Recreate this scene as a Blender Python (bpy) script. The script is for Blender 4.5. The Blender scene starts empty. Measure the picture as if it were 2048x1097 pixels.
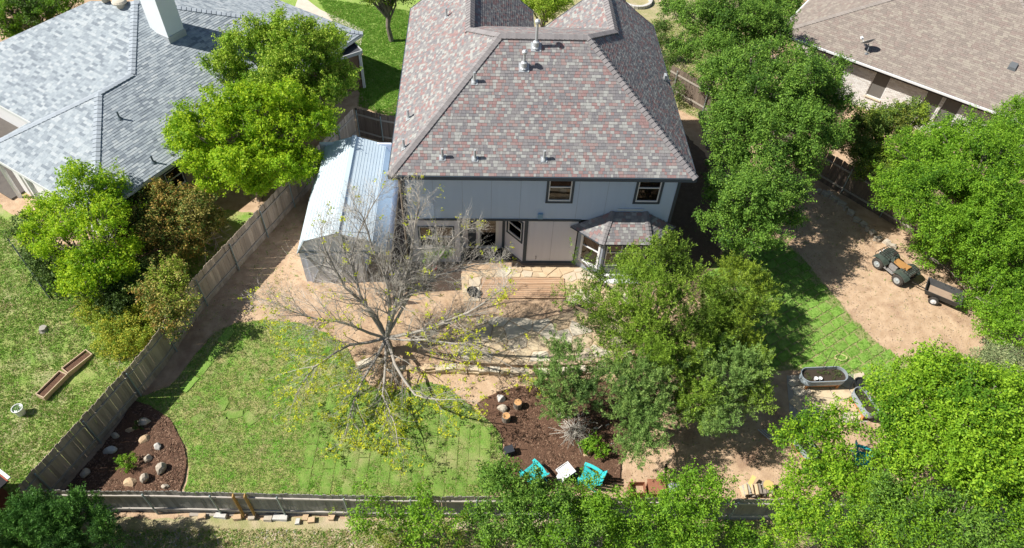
import bpy, math, random
import numpy as np
from mathutils import Vector, Matrix
from mathutils.geometry import delaunay_2d_cdt
random.seed(7)
scene = bpy.context.scene
COL = scene.collection
# ------------------------------------------------------------------ camera, sky, sun
FPX, PITCH, ROLL, YAW = 1444.612, 0.852958, 0.051302, 0.061617
CAM = np.array([3.3116, -22.4153, 24.9927])
cy_, sy_, cp_, sp_ = math.cos(YAW), math.sin(YAW), math.cos(PITCH), math.sin(PITCH)
FWD = np.array([sy_*cp_, cy_*cp_, -sp_]); R0 = np.array([cy_, -sy_, 0.]); U0 = np.cross(R0, FWD)
RGT = math.cos(ROLL)*R0+math.sin(ROLL)*U0; UPV = -math.sin(ROLL)*R0+math.cos(ROLL)*U0
cd = bpy.data.cameras.new('camera'); cam = bpy.data.objects.new('camera', cd); COL.objects.link(cam)
cd.sensor_width = 36; cd.lens = FPX/2048*36; cd.clip_start = .1; cd.clip_end = 1500
M = Matrix(((RGT[0], UPV[0], -FWD[0], CAM[0]), (RGT[1], UPV[1], -FWD[1], CAM[1]), (RGT[2], UPV[2], -FWD[2], CAM[2]), (0, 0, 0, 1)))
cam.matrix_world = M; scene.camera = cam
SUN_EL, SUN_AZ = math.radians(47.2), math.radians(3)      # light travels towards +x, a little +y
w = bpy.data.worlds.new('World'); scene.world = w; w.use_nodes = True
nt = w.node_tree; bg = nt.nodes['Background']; sk = nt.nodes.new('ShaderNodeTexSky'); sk.sky_type = 'NISHITA'
sk.sun_disc = False; sk.sun_elevation = SUN_EL; sk.sun_rotation = math.radians(262)
nt.links.new(sk.outputs[0], bg.inputs[0]); bg.inputs[1].default_value = .057
sl = bpy.data.lights.new('sun', 'SUN'); sl.energy = 5; sl.angle = math.radians(.5); sl.color = (1, .95, .87)
so = bpy.data.objects.new('sun', sl); COL.objects.link(so); so.location = (-40, -5, 45)
tv = Vector((math.cos(SUN_EL)*math.cos(SUN_AZ), math.cos(SUN_EL)*math.sin(SUN_AZ), -math.sin(SUN_EL)))
so.rotation_euler = tv.to_track_quat('-Z', 'Y').to_euler()
vs = scene.view_settings; vs.view_transform = 'Standard'; vs.look = 'None'; vs.gamma = 1; vs.use_curve_mapping = False; vs.exposure = 0.66
scene.render.engine = 'CYCLES'
try:
    scene.cycles.max_bounces = 6; scene.cycles.transparent_max_bounces = 8
except Exception: pass

# ------------------------------------------------------------------ survey helpers: world points from the photo survey
def gz(y):
    t = min(1, max(0, (-2.2-y)/3.8)); t = t*t*(3-2*t); return -.75*t
def bz(u, v, z=0.):
    d = FWD+RGT*(u-1024)/FPX-UPV*(v-548.5)/FPX; return CAM+d*(z-CAM[2])/d[2]
def byp(u, v, y):
    d = FWD+RGT*(u-1024)/FPX-UPV*(v-548.5)/FPX; return CAM+d*(y-CAM[1])/d[1]
def gnd(u, v, h=0.):
    z = -.3
    for _ in range(12): P = bz(u, v, z+h); z = gz(P[1])
    P = bz(u, v, z+h); return np.array([P[0], P[1], z+h])
def g2(u, v):
    P = gnd(u, v); return (P[0], P[1])

# ------------------------------------------------------------------ materials
def rgb(c): return (c[0], c[1], c[2], 1)
MATS = {}
def mat(name, c1, c2=None, scale=4., rough=.85, bump=0., bscale=None, metal=0., c3=None, scale3=.6, detail=6, spec=.3,
        rnd=0., trans=0., sharp=.25, stretch=None, amt3=.5):
    if name in MATS: return MATS[name]
    m = bpy.data.materials.new(name); m.use_nodes = True; n = m.node_tree; N = n.nodes; L = n.links
    bs = N['Principled BSDF']; bs.inputs['Roughness'].default_value = rough; bs.inputs['Metallic'].default_value = metal
    bs.inputs['Specular IOR Level'].default_value = spec
    geo = N.new('ShaderNodeNewGeometry'); vec = geo.outputs['Position']
    if stretch:
        mp = N.new('ShaderNodeMapping'); mp.inputs['Scale'].default_value = stretch; L.new(vec, mp.inputs[0]); vec = mp.outputs[0]
    def noise(sc, dt=detail):
        t = N.new('ShaderNodeTexNoise'); t.inputs['Scale'].default_value = sc; t.inputs['Detail'].default_value = dt
        t.inputs['Roughness'].default_value = .62; L.new(vec, t.inputs['Vector']); return t.outputs[0]
    def ramp(src, lo, hi):
        r = N.new('ShaderNodeMapRange'); r.inputs[1].default_value = lo; r.inputs[2].default_value = hi; L.new(src, r.inputs[0]); return r.outputs[0]
    def mix(f, a, b, bl='MIX'):
        x = N.new('ShaderNodeMix'); x.data_type = 'RGBA'; x.blend_type = bl
        if isinstance(f, float): x.inputs[0].default_value = f
        else: L.new(f, x.inputs[0])
        for i, q in ((6, a), (7, b)):
            if isinstance(q, tuple): x.inputs[i].default_value = rgb(q)
            else: L.new(q, x.inputs[i])
        return x.outputs[2]
    col = c1
    if c2 is not None: col = mix(ramp(noise(scale), .5-sharp, .5+sharp), c1, c2)
    if c3 is not None:
        f = ramp(noise(scale3), .5+.02, .5+.22); mm = N.new('ShaderNodeMath'); mm.operation = 'MULTIPLY'; L.new(f, mm.inputs[0]); mm.inputs[1].default_value = amt3*2
        mm.use_clamp = True; col = mix(mm.outputs[0], col, c3)
    if rnd:
        oi = N.new('ShaderNodeObjectInfo'); r = N.new('ShaderNodeMapRange'); r.inputs[3].default_value = 1-rnd; r.inputs[4].default_value = 1+rnd
        L.new(oi.outputs['Random'], r.inputs[0]); hv = N.new('ShaderNodeHueSaturation'); L.new(r.outputs[0], hv.inputs['Value'])
        if isinstance(col, tuple): hv.inputs['Color'].default_value = rgb(col)
        else: L.new(col, hv.inputs['Color'])
        col = hv.outputs[0]
    if isinstance(col, tuple): bs.inputs['Base Color'].default_value = rgb(col)
    else: L.new(col, bs.inputs['Base Color'])
    if bump:
        b = N.new('ShaderNodeBump'); b.inputs['Strength'].default_value = 1.; b.inputs['Distance'].default_value = bump
        L.new(noise(bscale or scale*3), b.inputs['Height']); L.new(b.outputs[0], bs.inputs['Normal'])
    if trans:
        tr = N.new('ShaderNodeBsdfTranslucent'); ms = N.new('ShaderNodeMixShader'); ms.inputs[0].default_value = trans
        if isinstance(col, tuple): tr.inputs[0].default_value = rgb(col)
        else: L.new(col, tr.inputs[0])
        out = N['Material Output']; L.new(bs.outputs[0], ms.inputs[1]); L.new(tr.outputs[0], ms.inputs[2]); L.new(ms.outputs[0], out.inputs[0])
    MATS[name] = m; return m

def leafset(name, cols, trans=.35, rough=.5):
    out = []
    for i, c in enumerate(cols):
        c = tuple(min(1, q*k) for q, k in zip(c, (1.12, 1.1, 1.0)))
        c2 = tuple(min(1, q*k) for q, k in zip(c, (1.35, 1.2, 1.1)))
        out.append(mat(f'{name} leaf tone {i+1}', c, c2, scale=1.7, rough=.6, trans=trans, spec=.25))
    return out

# ------------------------------------------------------------------ mesh builder
class MB:
    def __init__(s): s.v = []; s.f = []; s.m = []
    def add(s, vs_, fs, mi=0):
        o = len(s.v); s.v += [tuple(float(c) for c in q) for q in vs_]; s.f += [tuple(i+o for i in f) for f in fs]; s.m += [mi]*len(fs); return s
    def hexa(s, b, t, mi=0):          # bottom 4, top 4, same winding (ccw from above)
        return s.add(list(b)+list(t), [(3, 2, 1, 0), (4, 5, 6, 7), (0, 1, 5, 4), (1, 2, 6, 5), (2, 3, 7, 6), (3, 0, 4, 7)], mi)
    def box(s, c, d, rz=0., mi=0, R=None):
        if R is None: R = Matrix.Rotation(rz, 3, 'Z')
        c = Vector(c); p = []
        for z in (-.5, .5):
            for x, y in ((-.5, -.5), (.5, -.5), (.5, .5), (-.5, .5)): p.append(c+R @ Vector((x*d[0], y*d[1], z*d[2])))
        return s.hexa(p[:4], p[4:], mi)
    def bx(s, x0, x1, y0, y1, z0, z1, mi=0):
        return s.box(((x0+x1)/2, (y0+y1)/2, (z0+z1)/2), (x1-x0, y1-y0, z1-z0), mi=mi)
    def beam(s, a, b, wd, hg, mi=0):
        a = Vector(a); b = Vector(b); d = b-a; L = d.length
        if L < 1e-6: return s
        d.normalize(); up = Vector((0, 0, 1)) if abs(d.z) < .95 else Vector((1, 0, 0)); y = up.cross(d).normalized(); z = d.cross(y)
        return s.box((a+b)/2, (L, wd, hg), R=Matrix((d, y, z)).transposed(), mi=mi)
    def tube(s, pts, rad, n=6, mi=0, caps=True):
        pts = [Vector(p) for p in pts]; rings = []; o = len(s.v); k = len(pts)
        if isinstance(rad, (int, float)): rad = [rad]*k
        for i, p in enumerate(pts):
            d = (pts[min(i+1, k-1)]-pts[max(i-1, 0)])
            if d.length < 1e-9: d = Vector((0, 0, 1))
            d.normalize(); a = Vector((0, 0, 1)) if abs(d.z) < .9 else Vector((1, 0, 0)); x = a.cross(d).normalized(); y = d.cross(x)
            for j in range(n):
                t = 2*math.pi*j/n; s.v.append(tuple(p+(x*math.cos(t)+y*math.sin(t))*rad[i]))
        for i in range(k-1):
            for j in range(n):
                a = o+i*n+j; b = o+i*n+(j+1) % n; s.f.append((a, b, b+n, a+n)); s.m.append(mi)
        if caps and n > 3:
            s.f.append(tuple(o+j for j in range(n))[::-1]); s.f.append(tuple(o+(k-1)*n+j for j in range(n))); s.m += [mi, mi]
        return s
    def prism(s, poly, z0, z1, mi=0):
        n = len(poly); zf0 = z0 if callable(z0) else (lambda x, y: z0); zf1 = z1 if callable(z1) else (lambda x, y: z1)
        s.add([(p[0], p[1], zf0(p[0], p[1])) for p in poly]+[(p[0], p[1], zf1(p[0], p[1])) for p in poly],
              [tuple(range(n))[::-1], tuple(range(n, 2*n))]+[(i, (i+1) % n, n+(i+1) % n, n+i) for i in range(n)], mi); return s
    def lathe(s, c, prof, n=12, mi=0, axis=None):
        c = Vector(c); o = len(s.v); R = Matrix.Identity(3)
        if axis is not None: R = Vector((0, 0, 1)).rotation_difference(Vector(axis)).to_matrix()
        for r, z in prof:
            for j in range(n):
                t = 2*math.pi*j/n; s.v.append(tuple(c+R @ Vector((r*math.cos(t), r*math.sin(t), z))))
        for i in range(len(prof)-1):
            for j in range(n):
                a = o+i*n+j; b = o+i*n+(j+1) % n; s.f.append((a, b, b+n, a+n)); s.m.append(mi)
        s.f.append(tuple(o+j for j in range(n))[::-1]); s.f.append(tuple(o+(len(prof)-1)*n+j for j in range(n))); s.m += [mi, mi]; return s

WL = {}
def link(o, parent=None):
    COL.objects.link(o)
    if parent is not None: o.parent = parent
    return o
def wloc(p):
    return WL.get(p.name, Vector((0, 0, 0))) if p is not None else Vector((0, 0, 0))
def setp(o, label=None, cat=None, group=None, kind=None):
    if label: o['label'] = label
    if cat: o['category'] = cat
    if group: o['group'] = group
    if kind: o['kind'] = kind
    return o
def obj(name, mb, mats, parent=None, local=False, origin=None, smooth=False):
    off = Vector((0, 0, 0)) if local else wloc(parent)
    if origin is not None: off = Vector(origin)
    me = bpy.data.meshes.new(name); me.from_pydata([(a-off.x, b-off.y, c-off.z) for a, b, c in mb.v], [], mb.f)
    if not isinstance(mats, (list, tuple)): mats = [mats]
    for m in mats: me.materials.append(m)
    if len(mats) > 1: me.polygons.foreach_set('material_index', mb.m)
    if smooth: me.polygons.foreach_set('use_smooth', [True]*len(me.polygons))
    me.update(); o = bpy.data.objects.new(name, me); link(o, parent)
    if origin is not None: o.location = off-wloc(parent) if not local else off
    WL[o.name] = wloc(parent) if origin is None else Vector(off)
    return o
def thing(name, loc, label, cat, group=None, rz=0., kind=None):
    o = bpy.data.objects.new(name, None); o.empty_display_size = .3; COL.objects.link(o); o.location = loc; o.rotation_euler = (0, 0, rz)
    WL[o.name] = Vector(loc); return setp(o, label, cat, group, kind)
def child(name, mesh, parent, matrix=None, loc=None):
    o = bpy.data.objects.new(name, mesh); COL.objects.link(o); o.parent = parent
    if matrix is not None: o.matrix_basis = matrix
    if loc is not None: o.location = loc
    return o
def mesh_np(name, V, F, mats, mi=None, nper=4):
    me = bpy.data.meshes.new(name); nv, nf = len(V), len(F)
    me.vertices.add(nv); me.vertices.foreach_set('co', np.asarray(V, np.float32).ravel())
    me.loops.add(nf*nper); me.loops.foreach_set('vertex_index', np.asarray(F, np.int32).ravel())
    me.polygons.add(nf); me.polygons.foreach_set('loop_start', np.arange(0, nf*nper, nper, dtype=np.int32))
    me.polygons.foreach_set('loop_total', np.full(nf, nper, np.int32))
    for m in mats: me.materials.append(m)
    if mi is not None: me.polygons.foreach_set('material_index', np.asarray(mi, np.int32))
    me.update(calc_edges=True); me.validate(); return me

# ------------------------------------------------------------------ ground
def inpoly(x, y, P):
    c = False; j = len(P)-1
    for i in range(len(P)):
        if (P[i][1] > y) != (P[j][1] > y) and x < (P[j][0]-P[i][0])*(y-P[i][1])/(P[j][1]-P[i][1])+P[i][0]: c = not c
        j = i
    return c
def wob(x, y, k=1.): return math.sin(x*3.1*k+1.3*y*k)+.6*math.sin(7.3*y*k-2.2*x*k+.5)+.4*math.sin(13*x*k+9*y*k)
def relief(x, y): return .012*wob(x*.7, y*.7)
def sheet(name, poly, dz, m, step=.4, edge=.05, rough=0., kind='structure', skirt=True, label=None, zf=None):
    P = []; H = (lambda x, y: zf(x, y)+dz) if zf else (lambda x, y: gz(y)+dz+relief(x, y))
    n = len(poly)
    for i in range(n):
        a = np.array(poly[i]); b = np.array(poly[(i+1) % n]); L = np.linalg.norm(b-a); k = max(1, int(L/.25))
        for t in range(k):
            p = a+(b-a)*t/k; P.append((p[0]+edge*.6*wob(p[0]*1.7, p[1]*1.7), p[1]+edge*.6*wob(p[1]*1.9+4, p[0]*1.3)))
    xs = [p[0] for p in P]; ys = [p[1] for p in P]; pts = list(P); nb = len(P)
    r = random.Random(len(name)*31+n)
    y = min(ys)+step/2
    while y < max(ys):
        x = min(xs)+step/2
        while x < max(xs):
            q = (x+r.uniform(-.3, .3)*step, y+r.uniform(-.3, .3)*step)
            if inpoly(q[0], q[1], P): pts.append(q)
            x += step
        y += step
    vo, ed, fa, _, _, _ = delaunay_2d_cdt([Vector(q) for q in pts], [(i, (i+1) % nb) for i in range(nb)], [], 1, 1e-5)
    mb = MB()
    vv = [(q.x, q.y, H(q.x, q.y)+(rough*(.5+r.random()) if rough else 0)) for q in vo]
    ff = []
    for f in fa:
        a, b, c = [vo[i] for i in f[:3]]
        if (b-a).cross(c-a) < 0: f = f[::-1]
        ff.append(tuple(f))
    mb.add(vv, ff)
    if skirt and (dz > .01 or zf):
        o = len(mb.v); mb.v += [(q[0], q[1], gz(q[1])+relief(q[0], q[1])-.03) for q in P]; mb.v += [(q[0], q[1], H(q[0], q[1])) for q in P]
        for i in range(nb): j = (i+1) % nb; mb.f.append((o+i, o+j, o+nb+j, o+nb+i)); mb.m.append(0)
    ob = obj(name, mb, m); ob['kind'] = kind
    return ob, P

M_dirt = mat('tan decomposed granite', (.35, .235, .145), (.55, .405, .275), scale=2.6, bump=.02, bscale=17, c3=(.28, .18, .12), scale3=.8, rough=.95, detail=9)
M_lawnP = mat('patchy lawn', (.115, .28, .025), (.31, .31, .11), scale=2.1, bump=.03, bscale=26, c3=(.42, .33, .2), scale3=.9, rough=.95, sharp=.14, detail=10, amt3=.35)
M_lawnG = mat('sod joint straw', (.38, .32, .17), (.25, .29, .10), scale=3.4, bump=.03, bscale=30, c3=(.3, .27, .13), scale3=.8, rough=.95, sharp=.2, detail=10, amt3=.25)
M_field = mat('neighbour lawn', (.16, .30, .04), (.36, .36, .14), scale=1.4, bump=.04, bscale=18, c3=(.44, .36, .25), scale3=.5, rough=.95, sharp=.16, detail=10, amt3=.4)
M_lush = mat('lush side lawn', (.19, .32, .05), (.30, .38, .11), scale=2.2, bump=.03, bscale=25, c3=(.3, .3, .1), scale3=.6, rough=.95, detail=10, amt3=.2)
M_dry = mat('dry winter grass', (.40, .34, .2), (.26, .27, .11), scale=1.9, bump=.035, bscale=22, c3=(.5, .4, .3), scale3=.7, rough=.95, sharp=.15, detail=10, amt3=.4)
M_mulch = mat('brown mulch', (.075, .04, .026), (.17, .095, .06), scale=18, bump=.05, bscale=28, rough=.95, sharp=.2, detail=10)
M_conc = mat('pale concrete', (.52, .45, .37), (.6, .53, .45), scale=3, bump=.004, rough=.9)

mb = MB()
ysn = [-400, -60, -30]+[-20+i*.5 for i in range(50)]+[5+i*3 for i in range(10)]+[40, 80, 160, 500]
xsn = [-400, -120, -60]+[-40+i*1. for i in range(95)]+[60, 120, 400]
vv = [(x, y, gz(y)+(relief(x, y) if abs(x) < 60 else 0)) for y in ysn for x in xsn]; nx = len(xsn)
mb.add(vv, [(j*nx+i, j*nx+i+1, (j+1)*nx+i+1, (j+1)*nx+i) for j in range(len(ysn)-1) for i in range(nx-1)])
gr = obj('ground', mb, M_dirt); gr['kind'] = 'structure'

LF = lambda y: -12.55+.435*(y+11.35)             # line of the left fence
sheet('neighbour_lawn', [(-13.0, -11.9), (LF(-8)-.15, -8), (LF(-2)-.15, -2), (LF(3)-.15, 3), (-9.2, 3.5), (-13.2, -.9), (-17, 1.6), (-21.5, 4.6), (-24, 9), (-26, 14), (-34, 20), (-50, 20), (-50, -12.2)], .02, M_field, step=.8, edge=.1)
sheet('back_lane', [(-40, -12.0), (-13, -11.6), (-3, -11.75), (6, -11.92), (14, -12.07), (24, -12.32), (40, -12.8), (40, -24), (-40, -24)], .02, M_dry, step=.8, edge=.1)
sheet('side_lawn', [g2(690, 160), g2(760, 225), g2(800, 200), (1.5, 12), (1, 25), (-3, 45), (-16, 45), (-12, 24), (-4.0, 17.5), (-4.6, 13.0)], .02, M_lush, step=.7, edge=.12)
sheet('front_lawn', [(12.8, 13.5), (16, 11), (20.5, 16.4), (24, 22), (30, 40), (2, 40), (2, 13)], .02, M_dry, step=.8, edge=.12)
lawnL, PL = sheet('back_lawn', [g2(*q) for q in ((338, 775), (400, 700), (428, 668), (470, 648), (530, 642), (600, 646), (655, 668), (695, 700), (712, 735), (735, 768), (775, 785), (815, 778), (850, 765), (890, 772), (940, 812), (985, 850), (1003, 880), (1005, 925), (1000, 965), (985, 990))]
                  + [(-1, -11.62), (-7.6, -11.5)]+[g2(*q) for q in ((378, 950), (374, 900), (355, 860), (320, 825), (285, 805), (268, 800))], .035, M_lawnP, step=.35, edge=.04)
mulchL, PM = sheet('mulch_bed', [g2(*q) for q in ((268, 800), (300, 812), (345, 845), (366, 885), (374, 930), (368, 965))]+[(-7.7, -11.48), (-12.3, -11.35), (-11.0, -8.4)], .03, M_mulch, step=.16, edge=.05, rough=.035)
mulchR, PM2 = sheet('mulch_area', [g2(*q) for q in ((950, 812), (985, 790), (1040, 775), (1090, 762), (1200, 758), (1262, 790), (1262, 850), (1245, 930), (1240, 965), (1150, 985), (1010, 985), (1010, 925), (1008, 880))], .03, M_mulch, step=.16, edge=.08, rough=.035)
lawnR, PR = sheet('sod_lawn', [g2(*q) for q in ((1400, 560), (1470, 480), (1562, 478), (1600, 510), (1640, 560), (1700, 635), (1760, 690), (1830, 740), (1800, 800), (1720, 760), (1600, 742), (1530, 742), (1440, 720), (1400, 650))], .02, M_lawnG, step=.35, edge=.04)

# ------------------------------------------------------------------ sod tiles: separate slabs, children of their lawn
M_sod = mat('sod slab grass', (.16, .33, .045), (.24, .37, .08), scale=5, bump=.04, bscale=34, c3=(.26, .27, .11), scale3=1.2, rough=.95, rnd=.09, detail=10, amt3=.3)
M_sod2 = mat('sod strip grass', (.11, .26, .028), (.24, .31, .08), scale=3, bump=.04, bscale=34, c3=(.38, .34, .17), scale3=.9, rough=.95, rnd=.05, detail=10, amt3=.4)
def sod(parent, org, ang, nu, nv, du, dv, ok, gap=.035, dz=.05, mt=M_sod, back=False):
    ca, sa = math.cos(ang), math.sin(ang); n = 0; vari = []
    for k in range(6):
        r = random.Random(k); hx, hy = du/2-gap/2, dv/2-gap/2; mb = MB(); ring = []
        for a, b, c, d in ((-hx, -hy, hx, -hy), (hx, -hy, hx, hy), (hx, hy, -hx, hy), (-hx, hy, -hx, -hy)):
            for t in range(3): ring.append((a+(c-a)*t/3+r.uniform(-.012, .012), b+(d-b)*t/3+r.uniform(-.012, .012)))
        kk = len(ring); mb.add([(x, y, -.05) for x, y in ring]+[(x*.96, y*.97, .0) for x, y in ring]+[(0, 0, .012)], [(i, (i+1) % kk, kk+(i+1) % kk, kk+i) for i in range(kk)]+[(kk+i, kk+(i+1) % kk, 2*kk) for i in range(kk)])
        me = bpy.data.meshes.new('sod_tile'); me.from_pydata(mb.v, [], mb.f); me.materials.append(mt); vari.append(me)
    for j in range(nv):
        for i in range(nu):
            lu = (i+(.5 if j % 2 else 0))*du; lv = -j*dv if back else j*dv; x = org[0]+lu*ca-lv*sa; y = org[1]+lu*sa+lv*ca
            if not ok(x, y): continue
            o = child('sod_tile', random.choice(vari), parent)
            sl_ = (gz(y+.3)-gz(y-.3))/.6
            o.matrix_basis = Matrix.Translation((x, y, gz(y)+dz+relief(x, y)+random.uniform(-.004, .008))) @ Matrix.Rotation(math.atan(sl_), 4, 'X') @ Matrix.Rotation(ang+random.uniform(-.02, .02), 4, 'Z'); n += 1
    return n
def inset(P, x, y, d=.22): return all(inpoly(x+a*d, y+b*d, P) for a, b in ((1, 0), (-1, 0), (0, 1), (0, -1)))
_a, _b = g2(1610, 525), g2(1800, 722); sod(lawnR, _b, math.atan2(_a[1]-_b[1], _a[0]-_b[0])+math.pi/2, 26, 34, .62, .44, lambda x, y: inset(PR, x, y, .25), gap=.05, dz=.045, back=True)
reg = [g2(*q) for q in ((610, 850), (660, 790), (740, 790), (850, 780), (930, 820), (1000, 890), (1000, 980), (600, 985))]
sod(lawnL, (-4.2, -11.3), math.radians(88), 12, 22, 1.0, .42, lambda x, y: inset(PL, x, y, .3) and inpoly(x, y, reg), gap=.012, dz=.045, mt=M_sod2, back=True)
reg2 = [g2(*q) for q in ((345, 790), (425, 680), (470, 660), (400, 760), (370, 790))]
sod(lawnL, g2(352, 800), math.radians(63), 9, 4, .8, .42, lambda x, y: inpoly(x, y, reg2) and inset(PL, x, y, .2), gap=.04, dz=.06, back=True)
for q in ((390, 805), (400, 835), (445, 810), (470, 830), (445, 850), (500, 838)):
    p = gnd(*q); r = random.Random(q[0]); mb = MB(); a9 = r.uniform(0, 3); poly = [(p[0]+x9*math.cos(a9)-y9*math.sin(a9)+r.uniform(-.05, .05), p[1]+x9*math.sin(a9)+y9*math.cos(a9)+r.uniform(-.05, .05)) for x9, y9 in ((-.3, -.16), (.05, -.2), (.3, -.15), (.28, .1), (0, .2), (-.3, .16))]
    mb.prism(poly, p[2], p[2]+.055); o = obj('sod_piece', mb, M_sod2, lawnL)

# ------------------------------------------------------------------ grass tufts (nobody could count them)
def tufts(name, P, n, h, mats, dz, seed=1, wdt=.012, ok=None):
    r = np.random.default_rng(seed); xs = [q[0] for q in P]; ys = [q[1] for q in P]; pts = []
    while len(pts) < n:
        x = r.uniform(min(xs), max(xs)); y = r.uniform(min(ys), max(ys))
        if not inpoly(x, y, P): n -= 1; continue
        pts.append((x, y, gz(y)+dz+relief(x, y)))
    C = np.array(pts); N = len(C); K = 4; V = np.zeros((N, K, 3, 3)); 
    for k in range(K):
        a = r.uniform(0, 6.283, N); hh = h*r.uniform(.5, 1.3, N); le = r.uniform(.3, 1.1, N)*hh; off = r.normal(0, .035, (N, 2))
        dx, dy = np.cos(a), np.sin(a); b = C.copy(); b[:, :2] += off
        V[:, k, 0] = b+np.stack([-dy*wdt, dx*wdt, 0*dx], -1); V[:, k, 1] = b+np.stack([dy*wdt, -dx*wdt, 0*dx], -1)
        V[:, k, 2] = b+np.stack([dx*le, dy*le, hh], -1)
    mi = r.integers(0, len(mats), N).repeat(K)
    me = mesh_np(name, V.reshape(-1, 3), np.arange(N*K*3).reshape(-1, 3), mats, mi, 3)
    o = bpy.data.objects.new(name, me); COL.objects.link(o); setp(o, name.replace('_', ' ')+' blades standing up from the turf', 'grass'); o['kind'] = 'stuff'; return o
G1 = [mat('grass blade fresh', (.17, .37, .04), trans=.45), mat('grass blade mid', (.26, .41, .07), trans=.45), mat('grass blade straw', (.48, .42, .22), trans=.2)]
G2 = [G1[0], G1[0], mat('grass blade deep', (.18, .38, .055), trans=.45), G1[1]]
tufts('grass', PL, 60000, .035, G1, .04, 3)
tufts('sod_grass', PR, 26000, .03, G2, .05, 4)
tufts('neighbour_grass', [(-13.0, -11.8), (LF(2)-.2, 2), (-13.2, -1.0), (-20, 3), (-22, -12)], 90000, .055, [G1[0], G1[1], G1[1], G1[2]], .02, 5, .016)
tufts('lane_grass', [(-14, -12.1), (30, -12.4), (30, -16), (-14, -16)], 60000, .07, [G1[2], G1[1], G1[2], G1[0]], .02, 6, .014)
tufts('side_grass', [(-3.8, 12), (-1, 10.5), (1, 12), (1, 22), (-8, 24), (-4, 16)], 40000, .07, [G2[0], G1[1]], .02, 7, .02)
tufts('front_grass', [(12.8, 13.5), (16, 11), (20, 16), (22, 22), (12, 22)], 20000, .06, [G1[2], G1[1]], .02, 8, .02)

# mulch chips and pebbles, too many to count
def chips(name, P, n, sz, mats, dz, seed, flat=.35):
    r = np.random.default_rng(seed); xs = [q[0] for q in P]; ys = [q[1] for q in P]; mb = MB()
    for _ in range(n):
        x = r.uniform(min(xs), max(xs)); y = r.uniform(min(ys), max(ys))
        if not inpoly(x, y, P): continue
        s_ = sz*r.uniform(.5, 1.5); R = Matrix.Rotation(r.uniform(0, 6.28), 3, 'Z') @ Matrix.Rotation(r.normal(0, .5), 3, 'X')
        mb.box((x, y, gz(y)+dz), (s_*1.6, s_*.7, s_*flat), R=R, mi=int(r.integers(0, len(mats))))
    o = obj(name, mb, mats); setp(o, 'loose '+name.replace('_', ' ')+' scattered over the ground', name.split('_')[0]); o['kind'] = 'stuff'; return o
MC = [mat('mulch chip dark', (.06, .034, .02)), mat('mulch chip mid', (.14, .078, .05)), mat('mulch chip brown', (.10, .055, .035)), mat('mulch chip pale', (.24, .15, .10))]
chips('mulch_chips', PM, 12000, .036, MC, .06, 1); chips('mulch_chips', PM2, 13000, .036, MC, .06, 2)
MP = [mat('pebble pale', (.5, .42, .33)), mat('pebble grey', (.36, .32, .28)), mat('pebble tan', (.42, .29, .19))]
chips('gravel', [(-9.5, -4), (-4.6, 4), (-4.6, -1.5), (3, -4), (3, -6.5), (8, -8), (8, -6.5), (15, -8), (16, -12), (10, -11.5), (7, -8.5), (2, -7), (-3, -5.5)], 9000, .02, MP, .01, 3, .6)
chips('gravel', [(14, 5), (20, 5), (27, -3), (27, -8), (21, -7), (17, -3)], 7000, .018, MP, .01, 4, .6)
tufts('weeds', [(-9.0, -3.5), (-7.6, 1), (-5.2, 4), (-5.0, -2), (-6, -4.5)], 700, .05, G1, .02, 21, .012)
tufts('weeds', [(12, 2), (19, 7), (22, 4), (27, -2.5), (28, -9), (14, -11.8), (9, -11.6), (10, -8), (20, -8), (20.5, -4)], 1800, .06, G1, .02, 22, .012)
ML = [mat('dead leaf', (.22, .13, .07)), mat('dead leaf pale', (.4, .28, .16)), mat('dead leaf dark', (.1, .06, .04))]
chips('leaf_litter', [(-9.5, -4), (-4.6, 4), (-4.6, -1.5), (3, -4), (3, -6.5), (8, -8), (8, -6.5), (15, -8), (16, -12), (8.5, -11.5), (7, -8.5), (2, -7), (-3, -5.5)], 7000, .02, ML, .012, 7, .25)
chips('leaf_litter', [(13, 8), (20, 6), (27, -1), (27, -9), (20, -11), (16, -12), (15, -8), (21, -6), (16, 1)], 6000, .02, ML, .012, 8, .25)
chips('gravel', [(-14, -12.1), (25, -12.4), (25, -15), (-14, -15)], 7000, .045, MP, .02, 5, .6)

# ------------------------------------------------------------------ roofs
def shingle_mats(pre, cols):
    return [mat(f'{pre} shingle {i+1}', c, tuple(q*.78 for q in c), scale=9, rough=.95, bump=.003, bscale=60, spec=.1) for i, c in enumerate(cols)]
def row_range(P, v):
    us = []
    n = len(P)
    for i in range(n):
        a, b = P[i], P[(i+1) % n]
        if (a[1]-v)*(b[1]-v) <= 0 and abs(a[1]-b[1]) > 1e-6: us.append(a[0]+(b[0]-a[0])*(v-a[1])/(b[1]-a[1]))
    return (min(us), max(us)) if us else None
TABM = {}
def tab_mesh(wd, ex, m, th):
    k = (wd, ex, m.name)
    if k not in TABM:
        mb = MB(); mb.add([(0, 0, -.004), (wd-.006, 0, -.004), (wd-.006, 0, th), (0, 0, th), (wd-.006, ex, .004), (0, ex, .004)], [(0, 1, 2, 3), (3, 2, 4, 5), (1, 4, 2), (0, 3, 5)])
        me = bpy.data.meshes.new('shingle'); me.from_pydata(mb.v, [], mb.f); me.materials.append(m); TABM[k] = me
    return TABM[k]
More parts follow.
